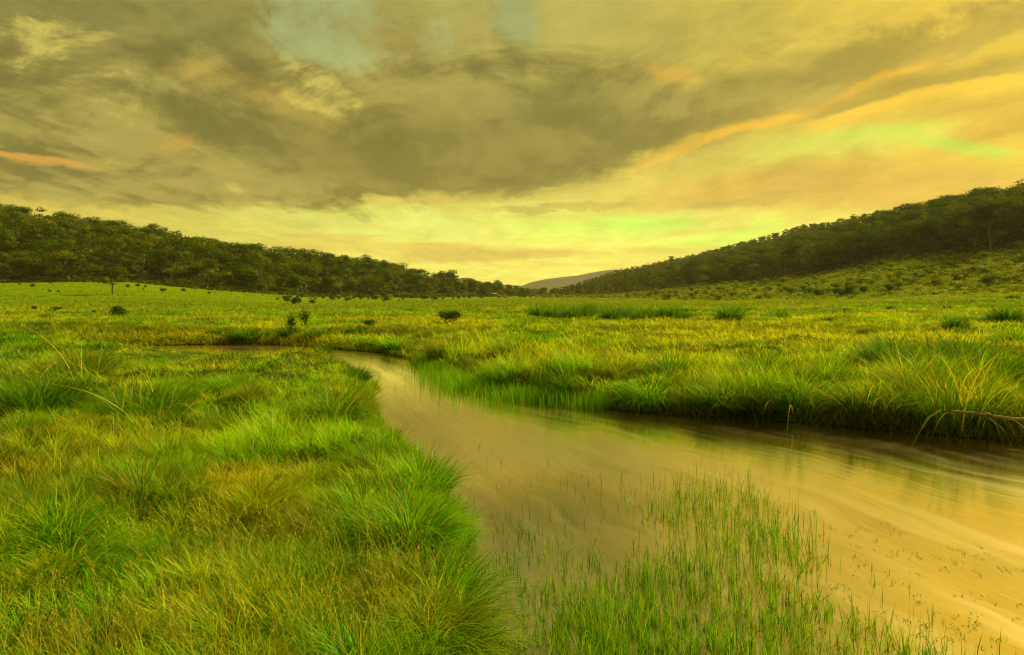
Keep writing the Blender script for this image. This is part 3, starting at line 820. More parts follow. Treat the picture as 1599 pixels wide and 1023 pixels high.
for i, (px, py, sz, n, key, lab, ln) in enumerate([
    (1240, 650, 1.4, 320, '', 'bright green clump of broad blades arching left over the water', .45),
    (1490, 655, 1.9, 420, '', 'tallest ragged reed clump on the far bank with dry stalks, right side', .1),
    (1345, 648, 1.3, 220, '', 'tangle of dry brown and green blades between the arching and the tallest clumps', .2),
    (1590, 668, 1.1, 200, '', 'low reed clump cut by the right border below the fallen branch', .2),
    (1150, 640, 0.95, 160, '', 'smaller green blade clump left of the arching one, far bank', .3),
    (235, 655, 1.25, 150, '', 'clump of stiff yellow blades crossing over a dark tussock, near bank', .2),
    (125, 610, 1.5, 150, '', 'spray of long tan blades on the crest of the near bank', .5),
    (30, 625, 1.4, 150, '', 'green and tan blade clump at the left border on the crest', .3)]):
    x, y = on_bank(px, py)
    reed_clump(x, y, sz, n, key, lab, lean=ln, seed=200 + i)
# bare upright stalks above the tallest clump and the near corner
def stalk_bunch(px, py, n, L, spread, label, seed, cols_=(C_OLIVE, C_RUST)):
    g = np.random.default_rng(seed)
    x, y = on_bank(px, py, need=.15); z = float(height(np.array([x]), np.array([y]))[0])
    root = obj('stalk_bunch', None)
    P = np.stack([g.normal(0, spread, n), g.normal(0, spread * .5, n), np.zeros(n)], 1)
    c = np.array(cols_)[g.integers(0, len(cols_), n)]
    me = merge([blades(P, g.uniform(0, 6.28, n), g.uniform(0, .35, n), g.uniform(-.1, .5, n), L * g.uniform(.6, 1.1, n), np.full(n, .007), c, 4, c * 1.2, g.uniform(-1, 1, n))])
    o = bpy.data.objects.new('stalk_bunch', mesh_np('stalk_bunch', me[0], me[1], me[2], M_REED, me[3]))
    bpy.data.objects.remove(root); link(o); o.name = 'stalk_bunch'; o.location = (x, y, z)
    tag(o, label, 'stalks')
stalk_bunch(1500, 640, 26, 1.05, .22, 'bare upright stalks poking out of the tallest reed clump', 1)
stalk_bunch(690, 735, 24, 0.5, .14, 'thin pointed spikes standing at the near bank corner against the water', 2, (C_FRESH, C_OLIVE))
stalk_bunch(52, 620, 5, 0.9, .1, 'single thin stem rising above the grass at far left', 3)
stalk_bunch(455, 545, 22, 0.8, .5, 'airy bare twigs beside the two dark saplings', 4)
stalk_bunch(1575, 560, 10, 0.9, .3, 'dark bare stems at the right border above the reeds', 5)

# seed heads over the near grass
def seed_heads():
    n = 1300
    px = rng.uniform(-120, 760, n); py = rng.uniform(600, 1100, n)
    D = 1.6 * F / (py - HY); x = (px - CX) / F * D; y = D
    s = shore(x, y); k = (s > 0.15) & left(x, y) & (fbm(x, y, 1.4, 2, 33) > 0.45); x, y = x[k], y[k]; n = len(x)
    z = height(x, y)
    phi = 2.6 + rng.normal(0, .9, n); L = rng.uniform(.32, .55, n); a0 = rng.uniform(.05, .4, n); a1 = rng.uniform(.2, .9, n)
    c = np.repeat((C_OLIVE * 1.3)[None], n, 0); t = np.repeat((C_STRAW * .9)[None], n, 0)
    parts = [blades(np.stack([x, y, z], 1), phi, a0, a1, L, np.full(n, .0032), c, 4, t)]
    # spikelets: little leaves strung along the last third
    SEG = 4; pos = [np.stack([x, y, z], 1)]
    for k_ in range(SEG):
        al = a0 + a1 * (k_ + .5) / SEG; st = L / SEG
        pos.append(pos[-1] + np.stack([np.sin(al) * np.cos(phi) * st, np.sin(al) * np.sin(phi) * st, np.cos(al) * st], 1))
    for j in range(9):
        f = rng.uniform(0, 1, n)[:, None]
        p = pos[3] * (1 - f) + pos[4] * f
        cc = np.repeat(C_STRAW[None], n, 0) * rng.uniform(.5, 1.0, (n, 1))
        parts.append(blades(p, rng.uniform(0, 6.28, n), rng.uniform(.3, 1.2, n), rng.uniform(0, .8, n), rng.uniform(.012, .028, n), np.full(n, .005), cc, 2, cc))
    o = blade_obj('seed_heads', parts, M_GRASS)
    tag(o, 'pale yellow seed heads nodding above the near bank grass', 'grass', kind='stuff')
seed_heads()

# ------------------------------------------------------------------ plants in the water
def water_reeds():
    def inpoly(px, py, pl): return inside(px, py, np.array(pl, float))
    parts = []
    def sow(n, poly, L, dens_noise, c1, c2, w=.0062, thr=.45):
        px = rng.uniform(680, 1640, n); py = rng.uniform(560, 1090, n)
        k = inpoly(px + rng.normal(0, 22, n), py + rng.normal(0, 16, n), poly); px, py = px[k], py[k]
        D = CAMZ * F / (py - HY); x = (px - CX) / F * D; y = D
        k = (shore(x, y) < 0.05) & (fbm(x, y, dens_noise, 3, 5) > thr + rng.normal(0, .06, len(x)))
        x, y = x[k], y[k]
        # stand in small bunches
        ts = .075; gx, gy = np.floor(x / ts), np.floor(y / ts)
        j1 = _perm[gx.astype(int) & 255, gy.astype(int) & 255]; j2 = _perm[(gy.astype(int) * 7 + 31) & 255, (gx.astype(int) * 3 + 11) & 255]
        pl_ = rng.uniform(.2, .85, len(x))
        x = x + ((gx + j1 * 1.8 - .4) * ts - x) * pl_; y = y + ((gy + j2 * 1.8 - .4) * ts - y) * pl_
        n = len(x)
        LL = L * rng.uniform(.35, 1.2, n) * (.6 + .8 * fbm(x, y, .35, 2, 3))
        c = np.where((rng.random(n) < .5)[:, None], c1, c2) * rng.uniform(.7, 1.3, (n, 1))
        parts.append(blades(np.stack([x, y, np.full(n, -.04)], 1), rng.uniform(0, 6.28, n), np.abs(rng.normal(0, .2, n)), rng.uniform(-.1, 1.0, n) * (rng.random(n) < .7) + (rng.random(n) < .06) * 1.6, LL + .03,
                            np.maximum(w, y * .0006), c, 3, c * np.array((1.4, 1.2, 1)), rng.uniform(-1, 1, n)))
    g1, g2 = C_FRESH * .6, C_LIME * .85
    # thick bed in the shallows, thinner skirts round it
    sow(26000, [(1005, 775), (1100, 742), (1190, 770), (1260, 835), (1275, 900), (1330, 960), (1400, 1090), (850, 1090), (900, 985), (1010, 900)], .17, .5, g1, g2, thr=.36)
    sow(17000, [(1020, 768), (1110, 745), (1250, 830), (1270, 900), (1180, 870), (1060, 830)], .18, .4, g1, g2, thr=.40)
    sow(20000, [(800, 1090), (800, 1010), (860, 950), (1000, 900), (1250, 930), (1560, 1090)], .17, .6, g1, g2 * 1.1, thr=.42)
    sow(14000, [(740, 1090), (790, 960), (900, 930), (1000, 1000), (1250, 1000), (1400, 1090)], .15, .5, g1, g2, thr=.45)
    sow(5000, [(730, 700), (780, 720), (1000, 730), (1080, 780), (1000, 1000), (800, 1090), (760, 900)], .13, .7, g1 * .7, g1, thr=.52)
    sow(5000, [(1270, 900), (1330, 880), (1560, 1040), (1560, 1090), (1330, 1090)], .13, .5, g1 * .7, g1, thr=.50)
    sow(22000, [(735, 850), (770, 800), (930, 860), (940, 1000), (820, 1090), (760, 1000)], .11, .5, g1, g2, thr=.42)
    # emergent fringe along the far bank's inner corner
    def sow_fringe(n):
        t = rng.uniform(0, 1, n)
        i = (t * 5.99).astype(int); pts = np.array([(-2.55, 20.0), (-2.2, 18.9), (-1.25, 16.0), (-.62, 14.5), (.25, 13.1), (.9, 12.5), (1.7, 11.75)])
        f = (t * 6 - i)[:, None]; p = pts[i] * (1 - f) + pts[i + 1] * f
        nrm = np.array((-.75, -.66)); off = np.abs(rng.normal(0, .38, n)) * (.4 + .9 * np.sin(t * 3.14)); p = p + nrm * off[:, None]
        c = np.where((rng.random(n) < .5)[:, None], C_FRESH, C_LIME * .8) * rng.uniform(.7, 1.3, (n, 1))
        parts.append(blades(np.stack([p[:, 0], p[:, 1], np.full(n, -.03)], 1), rng.uniform(0, 6.28, n), rng.uniform(0, .3, n), rng.uniform(-.1, .7, n),
                            rng.uniform(.12, .42, n), np.full(n, .011), c, 3, c * 1.2, rng.uniform(-1, 1, n)))
    sow_fringe(5200)
    o = blade_obj('water_reeds', parts, M_REED)
    tag(o, 'thin upright green rushes growing out of the shallow water', 'rushes', kind='stuff')
    # trailing weed just under the surface, combed by the current
    n = 2600
    px = rng.uniform(900, 1750, n); py = rng.uniform(740, 1090, n)
    D = CAMZ * F / (py - HY); x = (px - CX) / F * D; y = D
    k = (shore(x, y) < -.3) & (fbm(x, y, .8, 3, 71) > .50); x, y = x[k], y[k]; n = len(x)
    c = C_OLIVE * rng.uniform(.25, .6, (n, 1))
    w1 = blades(np.stack([x, y, np.full(n, -.03)], 1), R(-68) + rng.normal(0, .25, n), np.full(n, 1.5), rng.uniform(0, .1, n), rng.uniform(.15, .55, n), rng.uniform(.004, .012, n), c, 4, c, rng.uniform(-.2, .2, n))
    # sprigs whose leaf tips break the surface
    m_ = 210
    px = rng.uniform(1180, 1640, m_); py = rng.uniform(765, 1080, m_)
    k = (py > 770 + (px - 1180) * .22) & (py < 1020 + (px - 1180) * .3); px, py = px[k], py[k]
    D = CAMZ * F / (py - HY); x = (px - CX) / F * D; y = D
    sp = []
    for j in range(7):
        n2 = len(x); c = np.repeat((C_DARK * 1.1)[None], n2, 0) * rng.uniform(.6, 1.2, (n2, 1))
        sp.append(blades(np.stack([x + rng.normal(0, .025, n2), y + rng.normal(0, .03, n2), np.full(n2, .002)], 1), rng.uniform(0, 6.28, n2), rng.uniform(.9, 1.45, n2), rng.uniform(-.2, .2, n2),
                         rng.uniform(.01, .04, n2), np.full(n2, .006), c, 2, c))
    o = blade_obj('water_weeds', [w1] + sp, M_REED)
    tag(o, 'dark strands and sprigs of water weed trailing in the golden current', 'water weed', kind='stuff')
water_reeds()

# ------------------------------------------------------------------ fallen branch
def tube(path, radii, sides=8):
    path = np.array(path, float); n = len(path); V = []
    for i in range(n):
        d = path[min(i + 1, n - 1)] - path[max(i - 1, 0)]; d /= np.linalg.norm(d) + 1e-9
        up = np.array((0, 0, 1.0)) if abs(d[2]) < .9 else np.array((1.0, 0, 0))
        u = np.cross(d, up); u /= np.linalg.norm(u); v = np.cross(d, u)
        for k in range(sides):
            a_ = 2 * math.pi * k / sides
            V.append(path[i] + radii[i] * (math.cos(a_) * u + math.sin(a_) * v))
    i = np.arange(n - 1)[:, None] * sides; k = np.arange(sides)[None]; k2 = (k + 1) % sides
    Q = np.stack([i + k, i + k2, i + sides + k2, i + sides + k], -1).reshape(-1, 4)
    return np.array(V), Q
def tubes(name, lst, mat, parent=None, sides=6):
    V, Q = [], []; o = 0
    for p, r in lst:
        v, q = tube(p, r, sides); V.append(v); Q.append(q + o); o += len(v)
    return mesh_np(name, np.concatenate(V), np.concatenate(Q), mat=mat, smooth=True)
def wig(p0, p1, n, amp, g):
    p0, p1 = np.array(p0, float), np.array(p1, float)
    return [tuple(p0 + (p1 - p0) * t + (g.normal(0, amp, 3) if 0 < t < 1 else 0)) for t in np.linspace(0, 1, n)]
g = np.random.default_rng(3)
br = wig((0, 0, 0), (1.9, -0.45, -0.16), 9, .015, g)
o = obj('fallen_branch', tubes('fallen_branch', [(br, list(np.linspace(.018, .042, 9))), (wig(br[4], (1.3, -.1, .12), 4, .01, g), [.018, .014, .01, .004]), (wig(br[2], (.2, -.35, .05), 4, .01, g), [.012, .01, .006, .003])], M_DEAD))
o.location = (5.85, 9.1, 0.43)
tag(o, 'bare tan fallen branch slanting down to the water at the right border', 'branch')

# ------------------------------------------------------------------ trees
def leaf_quads(cent, size, col, g, up=0.35, outward=None):
    n = len(cent)
    nr = g.normal(0, 1, (n, 3)); nr[:, 2] += up
    if outward is not None: nr = nr * 0.42 + outward * 1.0
    nr /= np.linalg.norm(nr, axis=1)[:, None] + 1e-9
    a_ = np.cross(nr, g.normal(0, 1, (n, 3))); a_ /= np.linalg.norm(a_, axis=1)[:, None] + 1e-9
    b_ = np.cross(nr, a_)
    s1 = (size * g.uniform(.6, 1.3, n))[:, None]; s2 = s1 * g.uniform(.35, .7, (n, 1))
    V = np.stack([cent - a_ * s1, cent - b_ * s2, cent + a_ * s1, cent + b_ * s2], 1).reshape(-1, 3)
    Q = np.arange(4 * n).reshape(n, 4)
    C = np.repeat(col, 4, 0)
    return V, Q, C
G_LEAF = [np.array((0.062, 0.096, 0.004)), np.array((0.100, 0.124, 0.005)), np.array((0.042, 0.074, 0.003))]
def tree_data(style, h, seed, n=2600):
    """lobed gum crown: every lobe a shell of leaf sprays; trunk forks into limbs that reach the lobes"""
    g = np.random.default_rng(seed)
    lobes = []
    if style == 'dome': cw, c0, k = .48, .14, 20
    elif style == 'layered': cw, c0, k = .46, .24, 15
    elif style == 'tall': cw, c0, k = .26, .28, 13
    elif style == 'small': cw, c0, k = .52, .42, 9
    elif style == 'snag': cw, c0, k = .30, .6, 7
    for i in range(k):
        for _ in range(30):
            th = g.uniform(0, 2 * math.pi); rr = math.sqrt(g.random()) * cw
            zz = g.uniform(c0, 1.0)
            dome = math.sqrt(max(0, 1 - (rr / (cw * 1.02)) ** 2))
            zmax = c0 + (0.93 - c0) * (dome if style != 'tall' else dome ** .6)
            if zz < zmax: break
        zz = min(zz, zmax)
        if i < k // 3 and style != 'snag':          # a filled heart so that the top never floats
            rr *= .55; zz = g.uniform(c0 + .06, .78)
        lr = g.uniform(.12, .20) * (0.85 if style in ('layered', 'snag') else 1.0)
        if style == 'small': lr *= 1.25
        lobes.append((rr * math.cos(th) * h, rr * math.sin(th) * h, zz * h, lr * h))
    tot = sum(l[3] ** 2 for l in lobes)
    Vs, Qs, Cs = [], [], []; o = 0
    for (lx, ly, lz, lr) in lobes:
        m = int(n * lr * lr / tot)
        d = g.normal(0, 1, (m, 3)); d /= np.linalg.norm(d, axis=1)[:, None]
        d[:, 2] = np.where(d[:, 2] < -.3, d[:, 2] * .4, d[:, 2])
        rad = lr * g.uniform(.62, 1.08, m)[:, None]
        lump = 1 + .25 * np.sin(d[:, :1] * 5 + lx) * np.sin(d[:, 1:2] * 5 + ly)
        c = np.array((lx, ly, lz)) + d * rad * lump * np.array((1.15, 1.15, .72))
        base = G_LEAF[g.integers(0, 3)] * g.uniform(.8, 1.25)
        col = base * g.uniform(.8, 1.25, (m, 1))
        v, q, cc = leaf_quads(c, .016 * h + .04, col, g, outward=d)
        Vs.append(v); Qs.append(q + o); Cs.append(cc); o += len(v)
    crown = (np.concatenate(Vs), np.concatenate(Qs), np.concatenate(Cs))
    tr = []
    fork = np.array((g.normal(0, .02) * h, g.normal(0, .02) * h, h * c0 * .7))
    tr.append((wig((0, 0, -.4), fork, 5, .012 * h, g), list(np.linspace(.030, .020, 5) * h)))
    for (lx, ly, lz, lr) in lobes[:13]:
        tr.append((wig(fork, (lx, ly, lz), 4, .015 * h, g), [.016 * h, .012 * h, .009 * h, .004 * h]))
    if style == 'snag':
        for i in range(8):
            e_ = fork + np.array((g.normal(0, .13), g.normal(0, .13), g.uniform(.2, .55))) * h
            tr.append((wig(fork, e_, 4, .02 * h, g), [.009 * h, .007 * h, .004 * h, .002 * h]))
    return crown, tr
PROTO = {}
for style, hs, cnt_ in (('dome', 10.0, 5), ('layered', 10.0, 5), ('tall', 10.0, 3), ('small', 5.0, 3), ('snag', 10.0, 2)):
    for i in range(cnt_):
        crown, tr = tree_data(style, hs, 300 + i * 7 + len(style), 4600)
        PROTO[style, i] = (mesh_np('crown', crown[0], crown[1], mat=M_LEAF, col=crown[2]), tubes('trunk', tr, M_BARK, sides=6), hs, crown)
NAMES = {'dome': 'gum_tree', 'layered': 'gum_tree', 'tall': 'gum_tree', 'small': 'gum_tree', 'snag': 'gum_tree'}
def tree(px, D, h, style, label, group, cat='tree', wid=1.0):
    i = random.randrange({'dome': 5, 'layered': 5, 'tall': 3, 'small': 3, 'snag': 2}[style])
    cm, tm, hh, _ = PROTO[style, i]
    x, y, z = at(px, D)
    root = obj('gum_tree', None); root.empty_display_size = .2
    s = h / hh
    root.location = (x, y, z); root.rotation_euler = (0, 0, random.uniform(0, 6.28)); root.scale = (s * wid, s * wid, s)
    tag(root, label, cat, group)
    obj('crown', cm, root); obj('trunk', tm, root)

def tabv(P, k): return float(np.interp(P, TAB[:, 0], TAB[:, k]))
HT = [  # column, distance, height, style, label
 (176, 97, 4.3, 'small', 'lone little umbrella shaped tree standing in the left meadow'),
 (410, 142, 3.0, 'small', 'small round tree at the lower meadow edge left of the globe shaped one'),
 (462, 150, 5.2, 'small', 'globe shaped tree standing before the left forest edge'),
 (345, 146, 2.2, 'small', 'bushy low tree in the left meadow below the forest'),
 (-4, 292, 12.5, 'dome', 'high crown sticking out of the left forest at the left border'),
 (168, 296, 10.5, 'dome', 'broad crown on the left skyline above the lone meadow tree'),
 (250, 298, 10.0, 'dome', 'feathery rounded crown on the left skyline'),
 (298, 304, 10.5, 'layered', 'spiky thin crown on the left skyline right of the feathery one'),
 (375, 312, 11.8, 'layered', 'tall mushroom shaped crown on the left skyline'),
 (430, 325, 10.0, 'dome', 'rounded crown on the left skyline following the mushroom shaped one'),
 (497, 333, 11, 'layered', 'open double crown with sky showing through on the left skyline'),
 (640, 362, 9.5, 'dome', 'wide flat crown on the left skyline where the forest descends'),
 (690, 372, 11.0, 'dome', 'bulky dark crown on the descending left skyline'),
 (748, 400, 9.5, 'layered', 'loose crown near the end of the left forest'),
 (778, 420, 9.5, 'layered', 'last tall see-through tree at the end of the left forest'),
 (764, 425, 9.0, 'layered', 'thin tree just before the last one of the left forest'),
 (1238, 192, 11.0, 'tall', 'dark column shaped tree in front of the right hill forest'),
 (1083, 235, 11.0, 'dome', 'big rounded tree standing out at the foot of the right hill'),
 (1200, 205, 9.5, 'dome', 'leafy tree left of the dark column shaped one'),
 (1432, 312, 8.5, 'dome', 'flat topped tree alone on the right skyline'),
 (1490, 250, 12.0, 'dome', 'spreading crown on the right skyline left of the two highest'),
 (1525, 225, 14.0, 'dome', 'pointed dense crown, second highest on the right hill'),
 (1588, 205, 14.5, 'dome', 'highest rounded crown at the right border of the picture'),
 (1430, 160, 9.5, 'dome', 'pale topped round tree at the lower edge of the right forest'),
 (1545, 142, 10.5, 'snag', 'tree with bare pale trunk and limbs at the right forest edge'),
 (1525, 144, 10.0, 'layered', 'slim tree with light trunk next to the bare pale one'),
 (1048, 545, 7.0, 'dome', 'windswept tree on the low part of the right skyline'),
]
for px, D, h, st, lab in HT: tree(px, D, h, st, lab, 'gum trees of the valley')
# the forest: sow trees, keep the largest-showing as individuals, merge the rest
def sow(P0, P1, fn, spacing, n):
    pts = []
    grid = {}
    for _ in range(n):
        P = random.uniform(P0, P1); D2, D3 = tabv(P, 3), tabv(P, 5)
        D = fn(P, D2, D3, random.random())
        x = (P - CX) / F * D
        sp = spacing * (1 + (D - 150) / 500) * (0.62 if 880 < P < 1340 and D > D2 + 40 else 1)
        k = (int(x // 8), int(D // 8)); ok = True
        for i in (-1, 0, 1):
            for j in (-1, 0, 1):
                for (a_, b_) in grid.get((k[0] + i, k[1] + j), ()):
                    if (a_ - x) ** 2 + (b_ - D) ** 2 < sp * sp: ok = False
        if ok: grid.setdefault(k, []).append((x, D)); pts.append((P, D))
    return pts
LT = sow(-140, 850, lambda P, a_, b_, r: a_ + (b_ + 12 - a_) * r, 6.0, 9000)
RT = sow(860, 1720, lambda P, a_, b_, r: a_ + (b_ + 12 - a_) * r ** 1.1, 5.4, 26000)
cand = []
for P, D in LT:
    f = (D - tabv(P, 3)) / (tabv(P, 5) - tabv(P, 3))
    cand.append((P, D, (random.uniform(6.5, 13.0) if f > .08 else random.uniform(6.5, 10.5)) * float(np.interp(P, [600, 700, 780, 850], [1, .85, .68, .42])), 'L', f))
for P, D in RT:
    f = (D - tabv(P, 3)) / (tabv(P, 5) - tabv(P, 3))
    hmax = np.interp(P, [860, 1000, 1300, 1400, 1500], [3.5, 4.0, 4.2, 8, 12])
    big = hmax * random.uniform(.7, 1.0) if f > .25 else random.uniform(.7, 1.12) * (1.0 + 0.2 * float(sstep(1380, 1560, P))) * np.interp(P, [860, 1000, 1150, 1400], [4.0, 5.5, 8.5, 10])
    cand.append((P, D, big, 'R', f))
cand.sort(key=lambda c: c[1])
mask = np.zeros((420, 2000), bool); scored = []
for P, D, h, side, f in cand:
    x, y, z = at(P, D)
    top = HY - (z + h - CAMZ) / D * F; bot = HY - (z + h * .25 - CAMZ) / D * F
    w = .42 * h / D * F
    r0, r1 = int(max(0, top - 120)), int(min(419, bot - 120)); c0, c1 = int(max(0, P - w + 200)), int(min(1999, P + w + 200))
    vis = 0
    if r1 > r0 and c1 > c0:
        sub = mask[r0:r1, c0:c1]; vis = int((~sub).sum()); sub[:] = True
    scored.append((vis, P, D, h, side, f))
scored.sort(reverse=True)
print('trees', len(cand), 'visible', sum(1 for s in scored if s[0] > 0), 'cut', scored[min(270, len(scored) - 1)][0])
def zone(side, f, P):
    if side == 'L':
        if f < .12: return 'dark gum tree in the front row of the left forest at the meadow edge', 'front row of the left forest'
        if f > .85: return 'dark gum tree among those drawing the left forest skyline', 'skyline row of the left forest'
        return 'dark rounded gum crown in the mass of the left hillside forest', 'crowns within the left hillside forest'
    if f < .12: return 'gum tree in the lowest row of the right hill above the scrub', 'lowest row of the right forest'
    if f > .80: return 'small gum tree along the rising crest of the right hill', 'crest row of the right forest'
    return 'dark gum crown in the mass covering the right hillside', 'crowns within the right hillside forest'
for vis, P, D, h, side, f in scored[:270]:
    lab, gr = zone(side, f, P)
    st = random.choice(['dome', 'dome', 'dome', 'layered', 'layered', 'tall'] if f < .85 else ['dome'])
    tree(P, D, h, st, lab, gr, wid=random.uniform(.95, 1.25))
def rest_of_wood():
    V, Q, C = [], [], []; o = 0
    for vis, P, D, h, side, f in scored[270:]:
        st = random.choice(['dome', 'layered', 'dome']); _, _, hh, cr = PROTO[st, random.randrange(5)]
        k = len(cr[1]); step = 3 if vis > 0 else 6
        sel = np.arange(random.randrange(step), k, step)
        v = cr[0].reshape(-1, 4, 3)[sel]; c = cr[2].reshape(-1, 4, 3)[sel]
        ce = v.mean(1, keepdims=True); v = (ce + (v - ce) * (1.55 if step == 3 else 2.1)).reshape(-1, 3) * h / hh
        a_ = random.uniform(0, 6.28); x, y, z = at(P, D)
        v = np.stack([v[:, 0] * math.cos(a_) - v[:, 1] * math.sin(a_) + x, v[:, 0] * math.sin(a_) + v[:, 1] * math.cos(a_) + y, v[:, 2] + z], 1)
        V.append(v); C.append(c.reshape(-1, 3)); Q.append(np.arange(len(v)).reshape(-1, 4) + o); o += len(v)
    ob = obj('forest', mesh_np('forest', np.concatenate(V), np.concatenate(Q), mat=M_LEAF, col=np.concatenate(C)))
    tag(ob, 'remaining gum forest filling both hillsides behind the nearer crowns', 'forest', kind='stuff')
rest_of_wood()

# ------------------------------------------------------------------ shrubs
def shrub_mesh(name, w, h, n, seed, pal, leaf=.05, mat=None):
    g = np.random.default_rng(seed)
    k = 7; Vs, Qs, Cs = [], [], []; o = 0
    for i in range(k):
        th = g.uniform(0, 6.28); r = g.uniform(0, .32) * w
        c0 = np.array((r * math.cos(th), r * math.sin(th), h * g.uniform(.3, .72))); lr = g.uniform(.20, .32)
        d = g.normal(0, 1, (n // k, 3)); d /= np.linalg.norm(d, axis=1)[:, None]
        c = c0 + d * np.array((w * lr, w * lr, h * lr)) * g.uniform(.5, 1.1, (n // k, 1))
        c[:, 2] = np.abs(c[:, 2])
        col = pal[g.integers(0, len(pal))] * g.uniform(.6, 1.4, (n // k, 1))
        v, q, cc = leaf_quads(c, leaf, col, g, outward=d); Vs.append(v); Qs.append(q + o); Cs.append(cc); o += len(v)
    return mesh_np(name, np.concatenate(Vs), np.concatenate(Qs), mat=mat or M_SHRUB, col=np.concatenate(Cs))
def stems_mesh(name, w, h, k, seed):
    g = np.random.default_rng(seed)
    L = [(wig((g.normal(0, .03) * w, g.normal(0, .03) * w, -.05), (g.uniform(-.35, .35) * w, g.uniform(-.3, .3) * w, h * g.uniform(.5, .95)), 4, .02 * h, g), [.02 * h, .015 * h, .010 * h, .004 * h]) for _ in range(k)]
    return tubes(name, L, M_BARK, sides=5)
GP = [np.array((.050, .095, .010)), np.array((.075, .12, .012)), np.array((.035, .075, .010))]
YP = [np.array((.20, .26, .010)), np.array((.14, .21, .009)), np.array((.30, .29, .014)), np.array((.060, .11, .007))]
SH = [(shrub_mesh('foliage', 1.3, .8, 1100, 40 + i, GP), stems_mesh('stem', 1.3, .8, 7, 50 + i)) for i in range(3)]
SC = [(shrub_mesh('foliage', 1.6, .9, 340, 60 + i, YP, .12), stems_mesh('stem', 1.6, .9, 6, 70 + i)) for i in range(5)]
def shrub(px, D, s, label, group, protos=SH, hs=1.0, name='shrub'):
    x, y, z = at(px, D)
    fm, sm = random.choice(protos)
    root = obj(name, None); root.empty_display_size = .1
    root.location = (x, y, z); root.rotation_euler = (0, 0, random.uniform(0, 6.28)); root.scale = (s, s, s * hs)
    tag(root, label, 'bush', group)
    obj('foliage', fm, root); obj('stem', sm, root)
def dflat(py, g=.4): return (CAMZ - g) * F / (py - HY)
G1 = 'bushes standing in the meadow'
shrub(183, dflat(493), 1.05, 'compact dark bush alone in the left meadow', G1)
shrub(86, dflat(490), .8, 'flat dark bush left of the compact one in the left meadow', G1, hs=.6)
shrub(55, dflat(489), .45, 'tiny pointed bush furthest left in the meadow', G1, hs=1.3)
shrub(146, dflat(490), .3, 'very small bush between the flat and the compact dark ones', G1)
shrub(699, dflat(506), 1.25, 'dark leafy bush in the meadow middle behind the stream bend', G1, hs=.8)
shrub(578, dflat(512), .6, 'small dark bush in the meadow left of the leafy middle one', G1)
# two dark saplings by the upstream water: bare stem and a tuft of leaves on top
def sapling(px, D, h, label, seed):
    x, y, z = at(px, D); g = np.random.default_rng(seed)
    root = obj('sapling', None); root.location = (x, y, z); root.empty_display_size = .1
    tag(root, label, 'sapling', 'saplings by the upstream water')
    st = wig((0, 0, -.05), (g.normal(0, .05), 0, h * .8), 5, .015, g)
    obj('stem', tubes('stem', [(st, [.022, .018, .015, .012, .006])] + [(wig(st[3], (g.normal(0, .15), g.normal(0, .1), h * g.uniform(.6, 1)), 3, .01, g), [.01, .007, .003]) for _ in range(5)], M_BARK), root)
    m = 420; d = g.normal(0, 1, (m, 3)); d /= np.linalg.norm(d, axis=1)[:, None]
    c = np.array((0, 0, h * .62)) + d * np.array((.22, .22, .36)) * h * g.uniform(.3, 1.1, (m, 1))
    v, q, cc = leaf_quads(c, .035, GP[2] * g.uniform(.6, 1.4, (m, 1)), g, outward=d)
    obj('foliage', mesh_np('foliage', v, q, mat=M_SHRUB, col=cc), root)
sapling(455, 24.6 if False else 26.5, 1.05, 'left dark sapling with a slim stem by the upstream water', 1)
sapling(476, 27.5, 1.25, 'right and taller dark sapling by the upstream water', 2)
# specks of bush over the left slope
for i in range(30):
    P = random.uniform(20, 560); D1, D2 = tabv(P, 1), tabv(P, 3)
    D = D1 + (D2 - D1) * random.uniform(.25, 1) ** .6
    shrub(P, D, random.uniform(.4, 1.0), 'little dark bush dotted on the left slope below the forest', 'little bushes dotted on the left slope')
for i in range(90):
    P = random.uniform(430, 850); D1, D2 = tabv(P, 1), tabv(P, 3)
    D = D1 + (D2 - D1) * random.uniform(.1, 1.0)
    shrub(P, D, random.choice((.7, .8, 1.0, 1.2, 1.5)) * random.uniform(.8, 1.2), 'scrub bush at the foot of the left forest towards the valley end', 'scrub bushes at the foot of the left forest', protos=SH + SC[:1])
